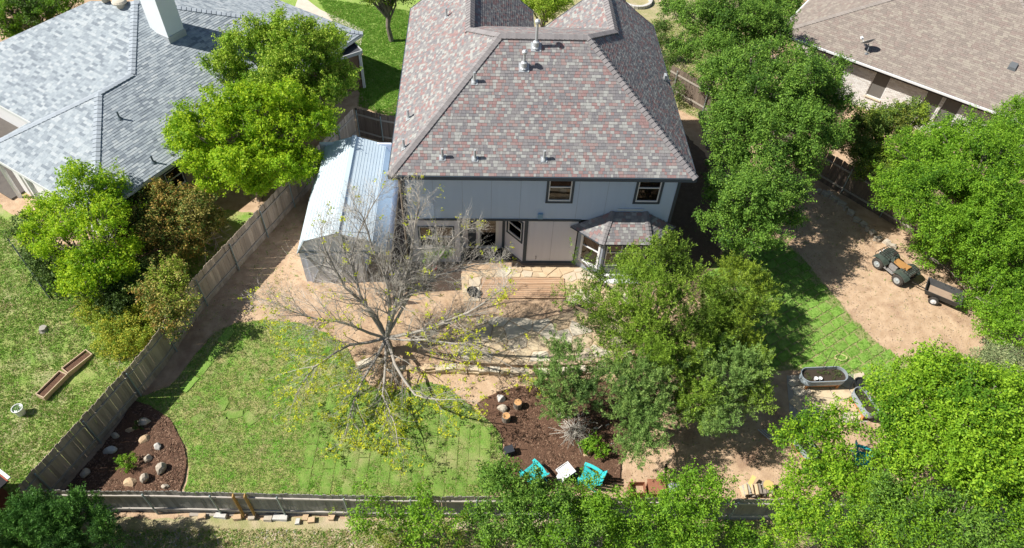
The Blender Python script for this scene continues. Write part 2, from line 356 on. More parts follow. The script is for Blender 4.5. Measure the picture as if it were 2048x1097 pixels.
def roof_face(roof, O, U, V, poly, mats, wts, ex=.126, widths=(.1, .14, .17, .22), seed=1, single=0, th=.016, stuff=None, count=None):
    O, U, V = Vector(O), Vector(U).normalized(), Vector(V).normalized(); N = U.cross(V).normalized()
    r = random.Random(seed); mb = stuff if stuff is not None else MB(); vmax = max(p[1] for p in poly); v = 0.; k = 0; off = wloc(roof)
    idx = list(range(len(mats)))
    while v < vmax-.01:
        v1 = min(v+ex, vmax-.001); a = row_range(poly, v+.0005); b = row_range(poly, v1-.0005) or a
        if a:
            u = a[0]-r.uniform(0, .2); e0, e1 = min(a[0], b[0]), max(a[1], b[1]); last = -1
            while u < e1:
                wd = r.choice(widths); mi = r.choices(idx, wts)[0]
                ua0, ub0 = max(u, a[0]), min(u+wd-.006, a[1]); ua1, ub1 = max(u, b[0]), min(u+wd-.006, b[1])
                full = ua0 == u and ua1 == u and ub0 == u+wd-.006 and ub1 == ub0 and v1-v > ex*.98
                if full and count is not None and count[0] < single:
                    P = O+U*u+V*v; mm = Matrix((U, V, N)).transposed().to_4x4(); mm.translation = P-off
                    child('shingle', tab_mesh(wd, ex, mats[mi], th), roof, mm); count[0] += 1
                elif ub0 > ua0 or ub1 > ua1:
                    ub0, ub1 = max(ub0, ua0), max(ub1, ua1)
                    t = th+r.uniform(-.004, .004)
                    q = [O+U*ua0+V*v-N*.004, O+U*ub0+V*v-N*.004, O+U*ub0+V*v+N*t, O+U*ua0+V*v+N*t, O+U*ub1+V*v1+N*.004, O+U*ua1+V*v1+N*.004]
                    mb.add(q, [(0, 1, 2, 3), (3, 2, 4, 5), (1, 4, 2), (0, 3, 5)], mi)
                u += wd
        v += ex; k += 1
    return mb
def caps(roof, A, B, m, wd=.15, drop=.07, step=.19, raise_=.03, name='ridge_cap'):
    A, B = Vector(A), Vector(B); d = (B-A); L = d.length; d.normalize(); y = Vector((0, 0, 1)).cross(d).normalized(); z = d.cross(y)
    n = max(1, round(L/step)); st = L/n; key = ('cap', round(wd, 3), round(drop, 3), round(st, 3), m.name)
    if key not in TABM:
        e = st+.03; mb = MB(); t = .03
        mb.add([(0, -wd, -drop-.03), (0, -wd, -drop+t), (0, 0, t), (0, wd, -drop+t), (0, wd, -drop-.03), (e, -wd, -drop), (e, 0, .005), (e, wd, -drop)],
               [(0, 1, 2, 3, 4)[::-1], (1, 5, 6, 2)[::-1], (2, 6, 7, 3)[::-1], (0, 5, 1), (4, 3, 7)])
        me = bpy.data.meshes.new(name); me.from_pydata(mb.v, [], mb.f); me.materials.append(m); TABM[key] = me
    for i in range(n):
        mm = Matrix((d, y, z)).transposed().to_4x4(); mm.translation = A+d*(i*st)+z*raise_-wloc(roof); child(name, TABM[key], roof, mm)
def deckpoly(mb, pts, t=.05):
    pts = [Vector(p) for p in pts]; n = (pts[1]-pts[0]).cross(pts[2]-pts[0]).normalized()
    if n.z < 0: pts = pts[::-1]; n = -n
    k = len(pts); mb.add([p-n*.008 for p in pts]+[p-n*(t+.008) for p in pts], [tuple(range(k)), tuple(range(k, 2*k))[::-1]]+[(i, k+i, k+(i+1) % k, (i+1) % k) for i in range(k)])

def wallx(mb, x0, x1, z0, z1, y0, y1, holes=(), mi=0):
    """wall slab along x between y0 (front) and y1, with rectangular holes (x0,x1,z0,z1)"""
    xs = sorted({x0, x1}|{h[0] for h in holes}|{h[1] for h in holes}); zs = sorted({z0, z1}|{h[2] for h in holes}|{h[3] for h in holes})
    for i in range(len(xs)-1):
        for j in range(len(zs)-1):
            cx, cz = (xs[i]+xs[i+1])/2, (zs[j]+zs[j+1])/2
            if any(h[0] < cx < h[1] and h[2] < cz < h[3] for h in holes): continue
            mb.bx(xs[i], xs[i+1], y0, y1, zs[j], zs[j+1], mi)
    return mb
def glassmat(name='window glass', tint=(.35, .4, .42)):
    if name in MATS: return MATS[name]
    m = bpy.data.materials.new(name); m.use_nodes = True; n = m.node_tree; N = n.nodes; L = n.links; N.remove(N['Principled BSDF'])
    t = N.new('ShaderNodeBsdfTransparent'); t.inputs[0].default_value = rgb(tint); g = N.new('ShaderNodeBsdfGlossy'); g.inputs['Roughness'].default_value = .03
    f = N.new('ShaderNodeFresnel'); f.inputs[0].default_value = 1.8; x = N.new('ShaderNodeMixShader'); L.new(f.outputs[0], x.inputs[0]); L.new(t.outputs[0], x.inputs[1]); L.new(g.outputs[0], x.inputs[2])
    L.new(x.outputs[0], N['Material Output'].inputs[0]); MATS[name] = m; return m
M_glass = glassmat(); 
M_sid = mat('pale lavender siding', (.50, .61, .78), (.47, .575, .735), scale=.8, rough=.8, bump=.004, bscale=14, stretch=(6, 1, .35), spec=.2)
M_trim = mat('dark slate trim paint', (.045, .062, .085), (.06, .08, .1), scale=3, rough=.6)
M_white = mat('white painted vinyl', (.72, .73, .74), (.66, .67, .68), scale=3, rough=.5)
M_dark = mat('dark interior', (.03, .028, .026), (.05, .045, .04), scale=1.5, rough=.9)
M_found = mat('grey foundation', (.13, .12, .12), (.2, .18, .17), scale=3, rough=.9, bump=.004)
M_curt = mat('pale curtain', (.55, .5, .42), (.4, .35, .28), scale=4, rough=.9, stretch=(8, 1, 1))

def window(parent, x0, x1, z0, z1, y, meet=None, trim=.1, T=None, mull=0, label=None, trim_m=None, depth=.06):
    """double hung window in a wall facing -y at plane y ; T optional matrix (local->world)"""
    def tf(mb):
        if T is not None: mb.v = [tuple(T @ Vector(q)) for q in mb.v]
        return mb
    mb = MB(); e = .025
    mb.bx(x0-trim, x1+trim, y-e-.005, y+.004, z1, z1+trim); mb.bx(x0-trim, x1+trim, y-e-.01, y+.004, z0-trim, z0)
    mb.bx(x0-trim, x0, y-e, y+.003, z0, z1); mb.bx(x1, x1+trim, y-e, y+.003, z0, z1)
    wn = obj('window', tf(mb), trim_m or M_trim, parent)
    if label: wn['label'] = label
    s = .045; mb = MB(); mb.bx(x0, x1, y-.012, y+depth, z1-s, z1); mb.bx(x0, x1, y-.018, y+depth, z0, z0+s*1.6)
    mb.bx(x0, x0+s, y-.012, y+depth, z0+s*1.6, z1-s); mb.bx(x1-s, x1, y-.012, y+depth, z0+s*1.6, z1-s)
    if meet: mb.bx(x0+s, x1-s, y-.002, y+depth-.01, meet-.025, meet+.025)
    for k in range(mull):
        xm = x0+(x1-x0)*(k+1)/(mull+1); mb.bx(xm-.02, xm+.02, y+.0, y+depth-.012, z0+s*1.6, z1-s)
    obj('sash', tf(mb), M_white, wn)
    if meet:
        for a, b, dy in ((z0+s*1.6, meet-.025, .02), (meet+.025, z1-s, .035)):
            mb = MB(); mb.bx(x0+s, x1-s, y+dy, y+dy+.006, a, b); obj('pane', tf(mb), M_glass, wn)
    else:
        mb = MB(); mb.bx(x0+s, x1-s, y+.03, y+.036, z0+s*1.6, z1-s); obj('pane', tf(mb), M_glass, wn)
    return wn

# ================================================================== the main house
L_, R_, HE, PT, PN = -.451, 11.951, 5.7505, .8233, .48; SQ = math.sqrt(1+PT*PT)
house = thing('house', (0, 0, 0), 'two storey pale lavender house with red, grey and cream patchwork shingle roof', 'house')
HM = shingle_mats('patchwork', [(.235, .225, .23), (.205, .20, .21), (.285, .19, .185), (.30, .225, .215), (.345, .35, .335), (.275, .27, .265)])
HW = [26, 16, 14, 11, 19, 14]
A1, A2, A0 = Vector((3.991, 3.991, 9.408)), Vector((7.509, 3.991, 9.408)), HE
YL, YR, XW, XE = 12.45, 11.35, 2.7, 9.1
zw, ze = HE+PT*(XW-L_), HE+PT*(R_-XE)
mb = MB()
deckpoly(mb, [(L_, L_, HE), (R_, L_, HE), A2, A1]); deckpoly(mb, [(L_, L_, HE), A1, (XW, 6.2, zw), (XW, YL, zw), (L_, YL, HE)]); deckpoly(mb, [(R_, L_, HE), (R_, YR, HE), (XE, YR-.6, ze), (XE, 6.7, ze), A2])
deckpoly(mb, [A1, A2, (XE, 6.7, ze), (XE, 7.3, ze-.28), (XW, 7.3, 7.82), (XW, 6.2, zw)]); deckpoly(mb, [(XW, 5.9, zw), (XW, YL, zw), (5.85, YL, HE), (5.85, 5.9, HE)]); deckpoly(mb, [(XE, 6.4, ze), (XE, YR-.6, ze), (6.25, YR-.6, HE), (6.25, 6.4, HE)])
roof = obj('roof', mb, mat('roof felt', (.05, .05, .052)), house)
cnt = [0]; st = MB()
h1 = 4.442*SQ
roof_face(roof, (L_, L_, HE), (1, 0, 0), (0, 1, PT), [(0, 0), (12.402, 0), (12.402-4.442, h1), (4.442, h1)], HM, HW, seed=1, single=300, stuff=st, count=cnt)
a_ = (XW-L_)*SQ
roof_face(roof, (L_, YL, HE), (0, -1, 0), (1, 0, PT), [(0, 0), (YL-L_, 0), (YL-3.991, h1), (YL-6.2, a_), (0, a_)], HM, HW, seed=2, stuff=st)
b_ = (R_-XE)*SQ
roof_face(roof, (R_, L_, HE), (0, 1, 0), (-1, 0, PT), [(0, 0), (YR-L_, 0), (YR-L_-.6, b_), (6.7-L_, b_), (4.442, h1)], HM, HW, seed=3, stuff=st)
sn = math.sqrt(1+PN*PN)
roof_face(roof, (XE, 7.3, 9.408-PN*3.309), (-1, 0, 0), (0, -1, PN), [(0, 0), (XE-XW, 0), (XE-XW, 1.1*sn), (XE-3.991, 3.309*sn), (XE-7.509, 3.309*sn), (0, .6*sn)], HM, HW, seed=4, stuff=st)
roof_face(roof, (5.85, 5.9, HE), (0, 1, 0), (-1, 0, PT), [(0, 0), (YL-5.9, 0), (YL-5.9, 3.15*SQ), (0, 3.15*SQ)], HM, HW, seed=5, stuff=st)
roof_face(roof, (6.25, YR-.6, HE), (0, -1, 0), (1, 0, PT), [(0, 0), (YR-.6-6.4, 0), (YR-.6-6.4, 2.85*SQ), (0, 2.85*SQ)], HM, HW, seed=6, stuff=st)
o = obj('shingle', st, HM, roof); o['kind'] = 'stuff'
M_cap = mat('grey cap shingle', (.25, .235, .235), (.2, .19, .195), scale=9, rough=.95, rnd=.1)
caps(roof, (L_, L_, HE), A1, M_cap, .17, .075); caps(roof, (R_, L_, HE), A2, M_cap, .17, .075); caps(roof, A1, A2, M_cap, .2, .12, .2)
caps(roof, (XW, 6.2, zw), A1, M_cap, .2, .09, .22); caps(roof, (XE, 6.7, ze), A2, M_cap, .2, .09, .22)
caps(roof, (XW, 6.0, zw), (XW, YL, zw), M_cap, .2, .14, .22, .05); caps(roof, (XE, 6.5, ze), (XE, YR-.6, ze), M_cap, .2, .14, .22, .05)
# fascia and gutters
mb = MB()
mb.bx(L_-.02, R_+.02, L_-.05, L_-.005, HE-.19, HE-.01); mb.bx(L_-.05, L_-.005, L_-.005, YL, HE-.19, HE-.01); mb.bx(R_+.005, R_+.05, L_-.005, YR, HE-.19, HE-.01)
for x0, x1, za, zb, y in ((L_, XW, HE, zw, YL), (5.85, XW, HE, zw, YL), (R_, XE, HE, ze, YR-.3), (6.25, XE, HE, ze, YR-.6)): mb.beam((x0, y+.03, za-.08), (x1, y+.03, zb-.08), .04, .17)
obj('fascia', mb, M_trim, house)
mb = MB(); mb.bx(L_, R_, L_, 0, HE-.2, HE-.185); mb.bx(L_, 0, 0, YL-.3, HE-.2, HE-.185); mb.bx(11.5, R_, 0, YR-.3, HE-.2, HE-.185); obj('soffit', mb, M_trim, house)
# walls
W1, W2 = (6.05, 7.01, 4.0, 5.3), (9.78, 10.74, 4.0, 5.3)
mb = MB(); wallx(mb, 0, 11.5, 2.9, HE-.1, 0, .16, [W1, W2])
mb.bx(0, .16, .16, YL-.6, -.3, HE-.1); mb.bx(11.34, 11.5, .16, YR-.8, -.3, HE-.1); mb.bx(.16, 5.5, YL-.75, YL-.6, -.3, HE); mb.bx(6.6, 11.34, YR-1.2, YR-1.05, -.3, HE)
mb.bx(5.5, 6.6, 8.2, 8.35, -.3, HE+1.2); mb.bx(5.4, 5.5, 8.3, YL-.7, -.3, HE-.1); mb.bx(6.6, 6.7, 8.3, YR-1.1, -.3, HE-.1)
for (x0, x1, xm, zt, y) in ((-.3, 5.7, XW, zw, YL-.35), (6.4, 11.8, XE, ze, YR-.95)): mb.add([(x0, y, HE-.1), (x1, y, HE-.1), (xm, y, zt-.15), (x0, y-.1, HE-.1), (x1, y-.1, HE-.1), (xm, y-.1, zt-.15)], [(2, 1, 0), (3, 4, 5), (0, 1, 4, 3), (1, 2, 5, 4), (2, 0, 3, 5)])
obj('wall', mb, M_sid, house)
mb = MB(); LWn = [(.5, 1.1, 1.1, 2.4), (1.22, 2.0, 1.1, 2.4)]
wallx(mb, 0, 2.4, .12, 2.9, 0, .16, LWn); mb.bx(2.25, 2.4, .16, 1.0, .12, 2.9)
door = (3.15, 3.95, .05, 2.15); dk = (2.62, 3.0, .05, 2.15)
wallx(mb, 2.4, 4.3, .0, 2.9, 1.0, 1.15, [door, dk]); wallx(mb, 5.18, 7.5, .12, 2.9, 0, .16); m9 = MB(); m9.bx(11.3, 11.5, 0, .16, .0, 2.9); obj('corner_wall', m9, M_sid, house)
ang = math.atan2(0-1.0, 5.18-4.3); La = math.hypot(.88, 1.0); TA = Matrix.Translation((4.3, 1.0, 0)) @ Matrix.Rotation(ang, 4, 'Z')
m2 = MB(); AW = (.25, 1.12, 1.35, 2.5); wallx(m2, 0, La, .12, 2.9, 0, .14, [AW]); m2.v = [tuple(TA @ Vector(q)) for q in m2.v]; mb.add(m2.v, m2.f)
lw = obj('lower_wall', mb, mat('lower siding lit tone', (.72, .71, .77), (.66, .65, .71), scale=.8, rough=.8, bump=.004, bscale=14, stretch=(6, 6, .35), spec=.2), house)  # paler than the upper siding: grazing light is put into the colour
mb = MB(); mb.bx(0, 2.4, -.03, .1, -.4, .12); mb.bx(5.16, 7.6, -.06, .1, -.4, .12); mb.bx(2.4, 4.3, .97, 1.1, -.4, .0)
m2 = MB(); m2.bx(0, La, -.05, .1, -.4, .12); mb.add([tuple(TA @ Vector(q)) for q in m2.v], m2.f); obj('foundation', mb, M_found, house)
mb = MB()   # dark corner boards and belt
mb.bx(-.03, 7.6, -.035, -.002, 2.82, 2.93); mb.bx(-.035, .09, -.03, -.001, .12, 2.82); mb.bx(-.035, .09, -.03, -.001, 2.93, HE-.2); mb.bx(11.41, 11.535, -.03, -.001, 2.3, HE-.2); mb.bx(11.41, 11.535, -.03, -.001, -.1, 2.3)
mb.bx(5.14, 5.3, -.03, -.001, .12, 2.82); mb.bx(5.3, 7.5, -.03, -.001, .12, .22); mb.bx(4.2, 4.32, .94, .99, .1, 2.8); mb.bx(2.3, 2.44, -.03, -.001, .12, 2.82)
mb.bx(11.502, 11.54, 0.0, .1, 0, HE-.2); mb.bx(-.035, -.002, 0.0, .1, 0, HE-.2)
obj('trim', mb, M_trim, house)
for x in [1.22*k for k in range(1, 9)]:
    if any(W[0]-.12 < x < W[1]+.12 for W in (W1, W2)): continue
    mb = MB(); mb.bx(x-.006, x+.006, -.004, .001, 2.93, HE-.2); obj('panel_joint', mb, mat('dark joint', (.30, .36, .46)), house)  # thin raised strips, darker than the siding, mark the panel joints
for x in (6.4,): mb = MB(); mb.bx(x-.006, x+.006, -.004, .001, .22, 2.82); obj('panel_joint', mb, mat('dark lower joint', (.38, .38, .42)), house)
mb = MB(); mb.bx(2.42, 4.3, .0, 1.0, 2.84, 2.9); obj('porch_ceiling', mb, M_white, house)
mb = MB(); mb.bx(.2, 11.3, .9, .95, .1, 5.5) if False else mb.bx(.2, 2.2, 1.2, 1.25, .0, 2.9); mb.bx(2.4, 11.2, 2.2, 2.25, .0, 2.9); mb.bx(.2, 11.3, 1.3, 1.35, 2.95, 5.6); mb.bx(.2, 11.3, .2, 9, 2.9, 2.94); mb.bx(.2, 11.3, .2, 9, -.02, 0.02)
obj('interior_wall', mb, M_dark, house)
for i, W in enumerate((W1, W2)): window(house, *W, 0, meet=4.78, trim=.1, label=('upstairs sash window near the middle of the back wall', 'upstairs sash window at the right end of the back wall')[i])
for x0, x1, z0, z1, y in ((9.78+.48, 9.78+.6, 4.0, 5.3, .3), (6.05, 7.0, 4.0, 5.3, .5)):
    mb = MB(); mb.bx(x0, x1, y, y+.02, z0, z1); obj('curtain', mb, M_curt, house)
for W in LWn: window(house, *W, 0, meet=1.75, trim=.05)
window(house, *AW, 0, meet=1.95, trim=.09, T=TA, label='window in the angled wall beside the porch')
dr = window(house, *door, 1.0, trim=.08, trim_m=M_white, label='white framed glass patio door'); dr.name = 'patio_door'
mb = MB(); mb.bx(dk[0], dk[1], 1.02, 1.06, .05, 2.15); obj('side_door', mb, M_trim, house)
mb = MB(); mb.bx(5.68, 5.9, -.09, -.0, 3.0, 3.28); obj('meter_box', mb, mat('blue grey box', (.22, .36, .5)), house)
mb = MB(); mb.lathe(tuple(TA @ Vector((.62, -.005, .75))), [(.07, 0), (.07, .02), (.045, .05)], 10, axis=TA.to_3x3() @ Vector((0, -1, 0))); obj('dryer_vent', mb, M_white, house)
mb = MB(); mb.tube([(5.75, -.01, .55), (5.75, -.08, .55), (5.75, -.09, .42)], .015, 6); obj('faucet', mb, M_dark, house)
# downspout at the left corner
mb = MB(); mb.tube([(-.12, -.4, HE-.2), (-.1, -.12, HE-.5), (-.1, -.1, .2), (-.1, -.3, .05)], .04, 6); obj('downspout', mb, mat('brown downspout', (.25, .2, .15)), house)
# bay window
bayp = [(7.55, -.0), (8.6, -.82), (10.4, -.82), (11.3, -.0)]
bay = MB()
def seg_wall(p, q, z0, z1, holes, t=.12):
    d = math.hypot(q[0]-p[0], q[1]-p[1]); T = Matrix.Translation((p[0], p[1], 0)) @ Matrix.Rotation(math.atan2(q[1]-p[1], q[0]-p[0]), 4, 'Z')
    m_ = MB(); wallx(m_, 0, d, z0, z1, 0, t, holes); return [tuple(T @ Vector(v)) for v in m_.v], m_.f, T, d
wins = []
for i in range(3):
    p, q = bayp[i], bayp[i+1]; d = math.hypot(q[0]-p[0], q[1]-p[1])
    hs = [(.25, d-.18, .55, 2.2)] if i != 1 else [(.15, .85, .8, 2.25), (.98, 1.68, .8, 2.25)]
    v, f, T, d = seg_wall(p, q, -.1, 2.55, hs); bay.add(v, f); wins += [(h, T) for h in hs]
bw = obj('bay_window', bay, mat('bay siding', (.3, .33, .38), (.26, .29, .34), scale=2), house)
for h, T in wins: window(house, *h, 0, meet=(h[2]+h[3])/2+.15, trim=.06, T=T, trim_m=M_white if h[0] == .25 else M_trim, label='bay window pane set')
mb = MB(); mb.prism([(7.6, .1), (8.62, -.78), (10.38, -.78), (11.25, .1)], .0, .05); obj('bay_floor', mb, M_dark, house)
ev = [(7.15, -.02), (8.42, -1.12), (10.55, -1.12), (11.85, -.02)]; zb_ = 2.52; tp = [(7.15, -.02, 2.56), (8.9, -.02, 3.42), (10.35, -.02, 3.42), (11.85, -.02, 2.56)]
mb = MB(); fl = [[(ev[0][0], ev[0][1], zb_), (ev[1][0], ev[1][1], zb_), tp[1]], [(ev[1][0], ev[1][1], zb_), (ev[2][0], ev[2][1], zb_), tp[2], tp[1]], [(ev[2][0], ev[2][1], zb_), (ev[3][0], ev[3][1], zb_), tp[2]]]
for q in fl: deckpoly(mb, q, .04)
mb.prism([ev[0], ev[1], ev[2], ev[3]], 2.44, 2.49)
br = obj('bay_roof', mb, M_trim, house); st = MB(); c2 = [0]
for k, q in enumerate(fl):
    O = Vector(q[0]); U = (Vector(q[1])-O).normalized(); n_ = U.cross(Vector(q[2])-O).normalized(); V = n_.cross(U)
    pl = [((Vector(x)-O).dot(U), (Vector(x)-O).dot(V)) for x in q]
    roof_face(br, O, U, V, pl, HM, HW, seed=20+k, single=300, stuff=st, count=c2)
if st.v: obj('shingle', st, HM, br)['kind'] = 'stuff'
caps(br, fl[0][1], tp[1], M_cap, .12, .03, .16); caps(br, fl[1][1], tp[2], M_cap, .12, .03, .16)
mb = MB(); mb.bx(9.1, 10.2, -.05, -.006, 3.5, 3.62); obj('vent_strip', mb, mat('pale blue strip', (.5, .56, .62)), house)
mb = MB(); mb.bx(8.7, 10.4, -1.0, -.86, .1, .32); mb.bx(8.6, 10.5, -1.25, -.85, -.1, .1); obj('window_planter', mb, M_white, house)
# roof vents
M_galv = mat('galvanised metal', (.5, .53, .55), (.42, .45, .47), scale=6, rough=.45, metal=.35)
def vent(p, h, nrm, big=False):
    p = Vector(p); n = Vector(nrm).normalized(); r_ = .09 if big else .055
    mb = MB(); mb.tube([p-Vector((0, 0, .05)), p+Vector((0, 0, h))], r_ if not big else .055, 10)
    if big:
        mb.lathe(p+Vector((0, 0, -.05)), [(.13, 0), (.13, .3), (.075, .34)], 12); mb.lathe(p+Vector((0, 0, h-.05)), [(.06, 0), (.11, .03), (.11, .11), (.05, .17)], 12)
    v = obj('vent_pipe', mb, M_galv, house)
    mb = MB(); x = Vector((1, 0, 0)) if abs(n.x) < .5 else Vector((0, 1, 0)); y = n.cross(x).normalized(); x = y.cross(n); R = Matrix((x, y, n)).transposed()
    s_ = .42 if big else .26; mb.box(p+n*.025-(y*.0), (s_, s_*.9, .015), R=R); mb.lathe(p, [(r_*1.9, 0), (r_*1.2, .08)], 10)
    obj('flashing', mb, M_galv, v)
nB, nL, nR = (0, -PT, 1), (-PT, 0, 1), (PT, 0, 1)
for x, y in ((2.94, 2.47), (1.68, .10), (2.98, .08), (5.75, .08)): vent((x, y, HE+PT*(y-L_)), .46, nB)
vent((5.415, 3.6, HE+PT*(3.6-L_)), 1.1, nB, True); vent((4.93, 2.95, HE+PT*(2.95-L_)), .68, nB, True)
for x, y in ((1.57, 8.74), (.16, 2.55), (.11, .66)): vent((x, y, HE+PT*(x-L_)), .46, nL)
mb = MB(); mb.box((11.66, 6.1, 6.12), (.1, .24, .3)); mb.tube([(11.72, 6.1, 5.98), (11.95, 6.02, 6.0)], .02, 5); obj('cable_bracket', mb, M_galv, house)
house_done = True

# ================================================================== neighbour on the left
OL = Vector((-13.27, .08, 0)); LA_, LB_ = Vector((.545, .839, 0)), Vector((-.839, .545, 0))
def lp(a, b, z): return OL+LA_*a+LB_*b+Vector((0, 0, z))
nh = thing('house', tuple(OL), 'low house with pale blue-grey shingle hip roof and tall white chimney at the upper left', 'house')
LM = shingle_mats('pale grey', [(.33, .375, .41), (.28, .32, .355), (.38, .425, .455), (.22, .255, .29), (.42, .46, .485)]); LWt = [28, 22, 22, 12, 12]
sw_ = lambda a: 4.513+.356*(a-6.5)
def onSW(u, v):
    n = Vector((-.356*LA_.x, -.356*LA_.y, 1)); p0 = lp(6.5, 0, 4.513); C = Vector(CAM); d = Vector(FWD+RGT*(u-1024)/FPX-UPV*(v-548.5)/FPX)
    P = C+d*((p0-C).dot(n)/d.dot(n)); r = P-OL; return (r.dot(LA_), r.dot(LB_))
e1, e2, e3 = onSW(-60, 113), onSW(180, 3), onSW(266, -36)
faces = [('sw', [(0, 0), (4.63, 4.63), (0, 7.9)], lambda a, b: 2.8+.37*a), ('se', [(0, 0), (17.8, 0), (9.9, 7.9), (6.5, 4.63), (4.63, 4.63)], lambda a, b: 2.8+.37*b),
         ('nw', [(0, 7.9), (4.63, 4.63), (6.5, 4.63), (2.4, 7.41), (2.4, 7.9)], lambda a, b: 2.8+.52*(7.9-b)), ('mw', [(2.4, 7.41), (6.5, 4.63), (9.9, 7.9), e2, e1, (2.4, e1[1]+1)], lambda a, b: sw_(a)),
         ('ne', [(17.8, 0), (17.8, 12), (9.9, 7.9)], lambda a, b: 2.8+.37*(17.8-a))]
mb = MB()
for k, P, zf in faces: deckpoly(mb, [lp(a, b, zf(a, b)) for a, b in P], .06)
nr = obj('roof', mb, mat('roof felt', (.05, .05, .052)), nh); st = MB(); c3_ = [0]
def face_tabs(roof, k, P, zf, lpf, mats, wts, U, V2, sl, st, cnt, single, seed, A, B, Oo, wd=(.18, .24, .3, .36), ex=.14):
    V = Vector((V2.x, V2.y, sl)).normalized(); O = lpf(P[0][0], P[0][1], zf(*P[0]))
    pl = [((lpf(a, b, zf(a, b))-O).dot(U), (lpf(a, b, zf(a, b))-O).dot(V)) for a, b in P]
    mv = min(p[1] for p in pl); O = O+V*mv; pl = [(p[0], p[1]-mv) for p in pl]
    roof_face(roof, O, U, V, pl, mats, wts, ex=ex, widths=wd, seed=seed, single=single, stuff=st, count=cnt)
face_tabs(nr, *faces[1], lp, LM, LWt, LA_, LB_, .37, st, c3_, 300, 31, 0, 0, 0)
face_tabs(nr, *faces[0], lp, LM, LWt, -LB_, LA_, .37, st, c3_, 0, 32, 0, 0, 0)
face_tabs(nr, *faces[2], lp, LM, LWt, -LA_, -LB_, .52, st, c3_, 0, 33, 0, 0, 0)
face_tabs(nr, *faces[3], lp, LM, LWt, -LB_, LA_, .356, st, c3_, 0, 34, 0, 0, 0)
face_tabs(nr, *faces[4], lp, LM, LWt, LB_, -LA_, .37, st, c3_, 0, 35, 0, 0, 0)
obj('shingle', st, LM, nr)['kind'] = 'stuff'
M_capL = mat('pale grey cap shingle', (.34, .38, .42), (.29, .33, .37), scale=9, rough=.95, rnd=.08)
zA = 2.8+.37*4.63
for a, b in (((0, 0, 2.8), (4.63, 4.63, zA)), ((0, 7.9, 2.8), (4.63, 4.63, zA)), ((4.63, 4.63, zA), (6.5, 4.63, zA)), ((6.5, 4.63, zA), (9.9, 7.9, 5.723)), ((17.8, 0, 2.8), (9.9, 7.9, 5.723))):
    caps(nr, lp(*a), lp(*b), M_capL, .17, .04, .24)
mb = MB()
for (a, b), (c, d) in (((0, 0), (17.8, 0)), ((0, 0), (0, 7.9)), ((0, 7.9), (2.4, 7.9)), ((17.8, 0), (17.8, 12))): mb.beam(lp(a, b, 2.7), lp(c, d, 2.7), .06, .16)
mb.beam(lp(2.4, 7.5, 2.95), lp(2.4, 17, 2.95), .06, .16); obj('fascia', mb, mat('pale fascia', (.55, .57, .58)), nh)
LT = Matrix.Translation(OL) @ Matrix((LA_, LB_, Vector((0, 0, 1)))).transposed().to_4x4()
mb = MB(); wallx(mb, .5, 17.3, 0, 2.66, .5, .65, [(3.85, 4.75, 1.0, 2.1)]); mb.bx(.5, 17.3, .65, .7, 2.6, 2.66); mb.bx(17.15, 17.3, .65, 11, 0, 2.66); mb.v = [tuple(LT @ Vector(q)) for q in mb.v]
M_nbk = mat('olive brown brick', (.25, .21, .15), (.34, .29, .21), scale=5, rough=.9, bump=.01, bscale=8, stretch=(1, 1, 3))
obj('wall', mb, M_nbk, nh)
mb = MB(); mb.bx(.5, .65, .65, 7.4, 0, 2.66); mb.bx(3.4, 3.55, 7.4, 15.2, 0, 2.66); mb.bx(.65, 3.4, 7.25, 7.4, 0, 2.66); mb.v = [tuple(LT @ Vector(q)) for q in mb.v]; obj('end_wall', mb, M_white, nh)
window(nh, 3.85, 4.75, 1.0, 2.1, .5, meet=1.6, trim=.06, T=LT)
mb = MB(); mb.bx(3.5, 5.2, 1.2, 1.25, .2, 2.6); mb.v = [tuple(LT @ Vector(q)) for q in mb.v]; obj('interior_wall', mb, M_dark, nh)
TW = Matrix.Translation(lp(.5, 7.4, 0)) @ Matrix.Rotation(math.atan2(-LB_.y, -LB_.x), 4, 'Z')
for x0 in (1.0, 3.1, 5.2): window(nh, x0, x0+1.3, .6, 2.2, 0, meet=1.5, trim=.08, T=TW, trim_m=M_white)
for b in (.55, 2.9, 5.1, 7.3): mb = MB(); p = lp(.15, b, 0); mb.bx(p.x-.07, p.x+.07, p.y-.07, p.y+.07, 0, 2.66); obj('porch_post', mb, M_white, nh)
# chimney: tall white boxed stack
mb = MB(); R3 = Matrix((LA_, LB_, Vector((0, 0, 1)))).transposed(); mb.box(lp(9.75, 5.65, 6.2), (1.0, 1.25, 3.6), R=R3); ch = obj('chimney', mb, mat('chimney stucco', (.70, .75, .78), (.64, .69, .72), scale=1.2, rough=.85, bump=.004), nh)
mb = MB(); mb.box(lp(9.75, 5.65, 4.75), (1.08, 1.33, .5), R=R3); obj('flashing', mb, M_galv, ch)
for a, b in ((4.3, 3.06), (3.64, .5)):
    mb = MB(); p = lp(a, b, 2.8+.37*b); mb.tube([p-Vector((0, 0, .05)), p+Vector((0, 0, .4))], .045, 8); mb.lathe(p, [(.13, 0), (.06, .08)], 10); obj('vent_pipe', mb, mat('dark vent metal', (.1, .13, .15), rough=.5), nh)
for u, v in ((242, 14), (212, 2)):
    a, b = onSW(u, v); p = lp(a, b, sw_(a)); mb = MB(); mb.lathe(p+Vector((0, 0, -.02)), [(.2, 0), (.2, .2), (.36, .24), (.37, .3), (.3, .38), (.12, .43)], 16); obj('turbine_vent', mb, mat('beige vent', (.5, .46, .38)), nh, smooth=False)
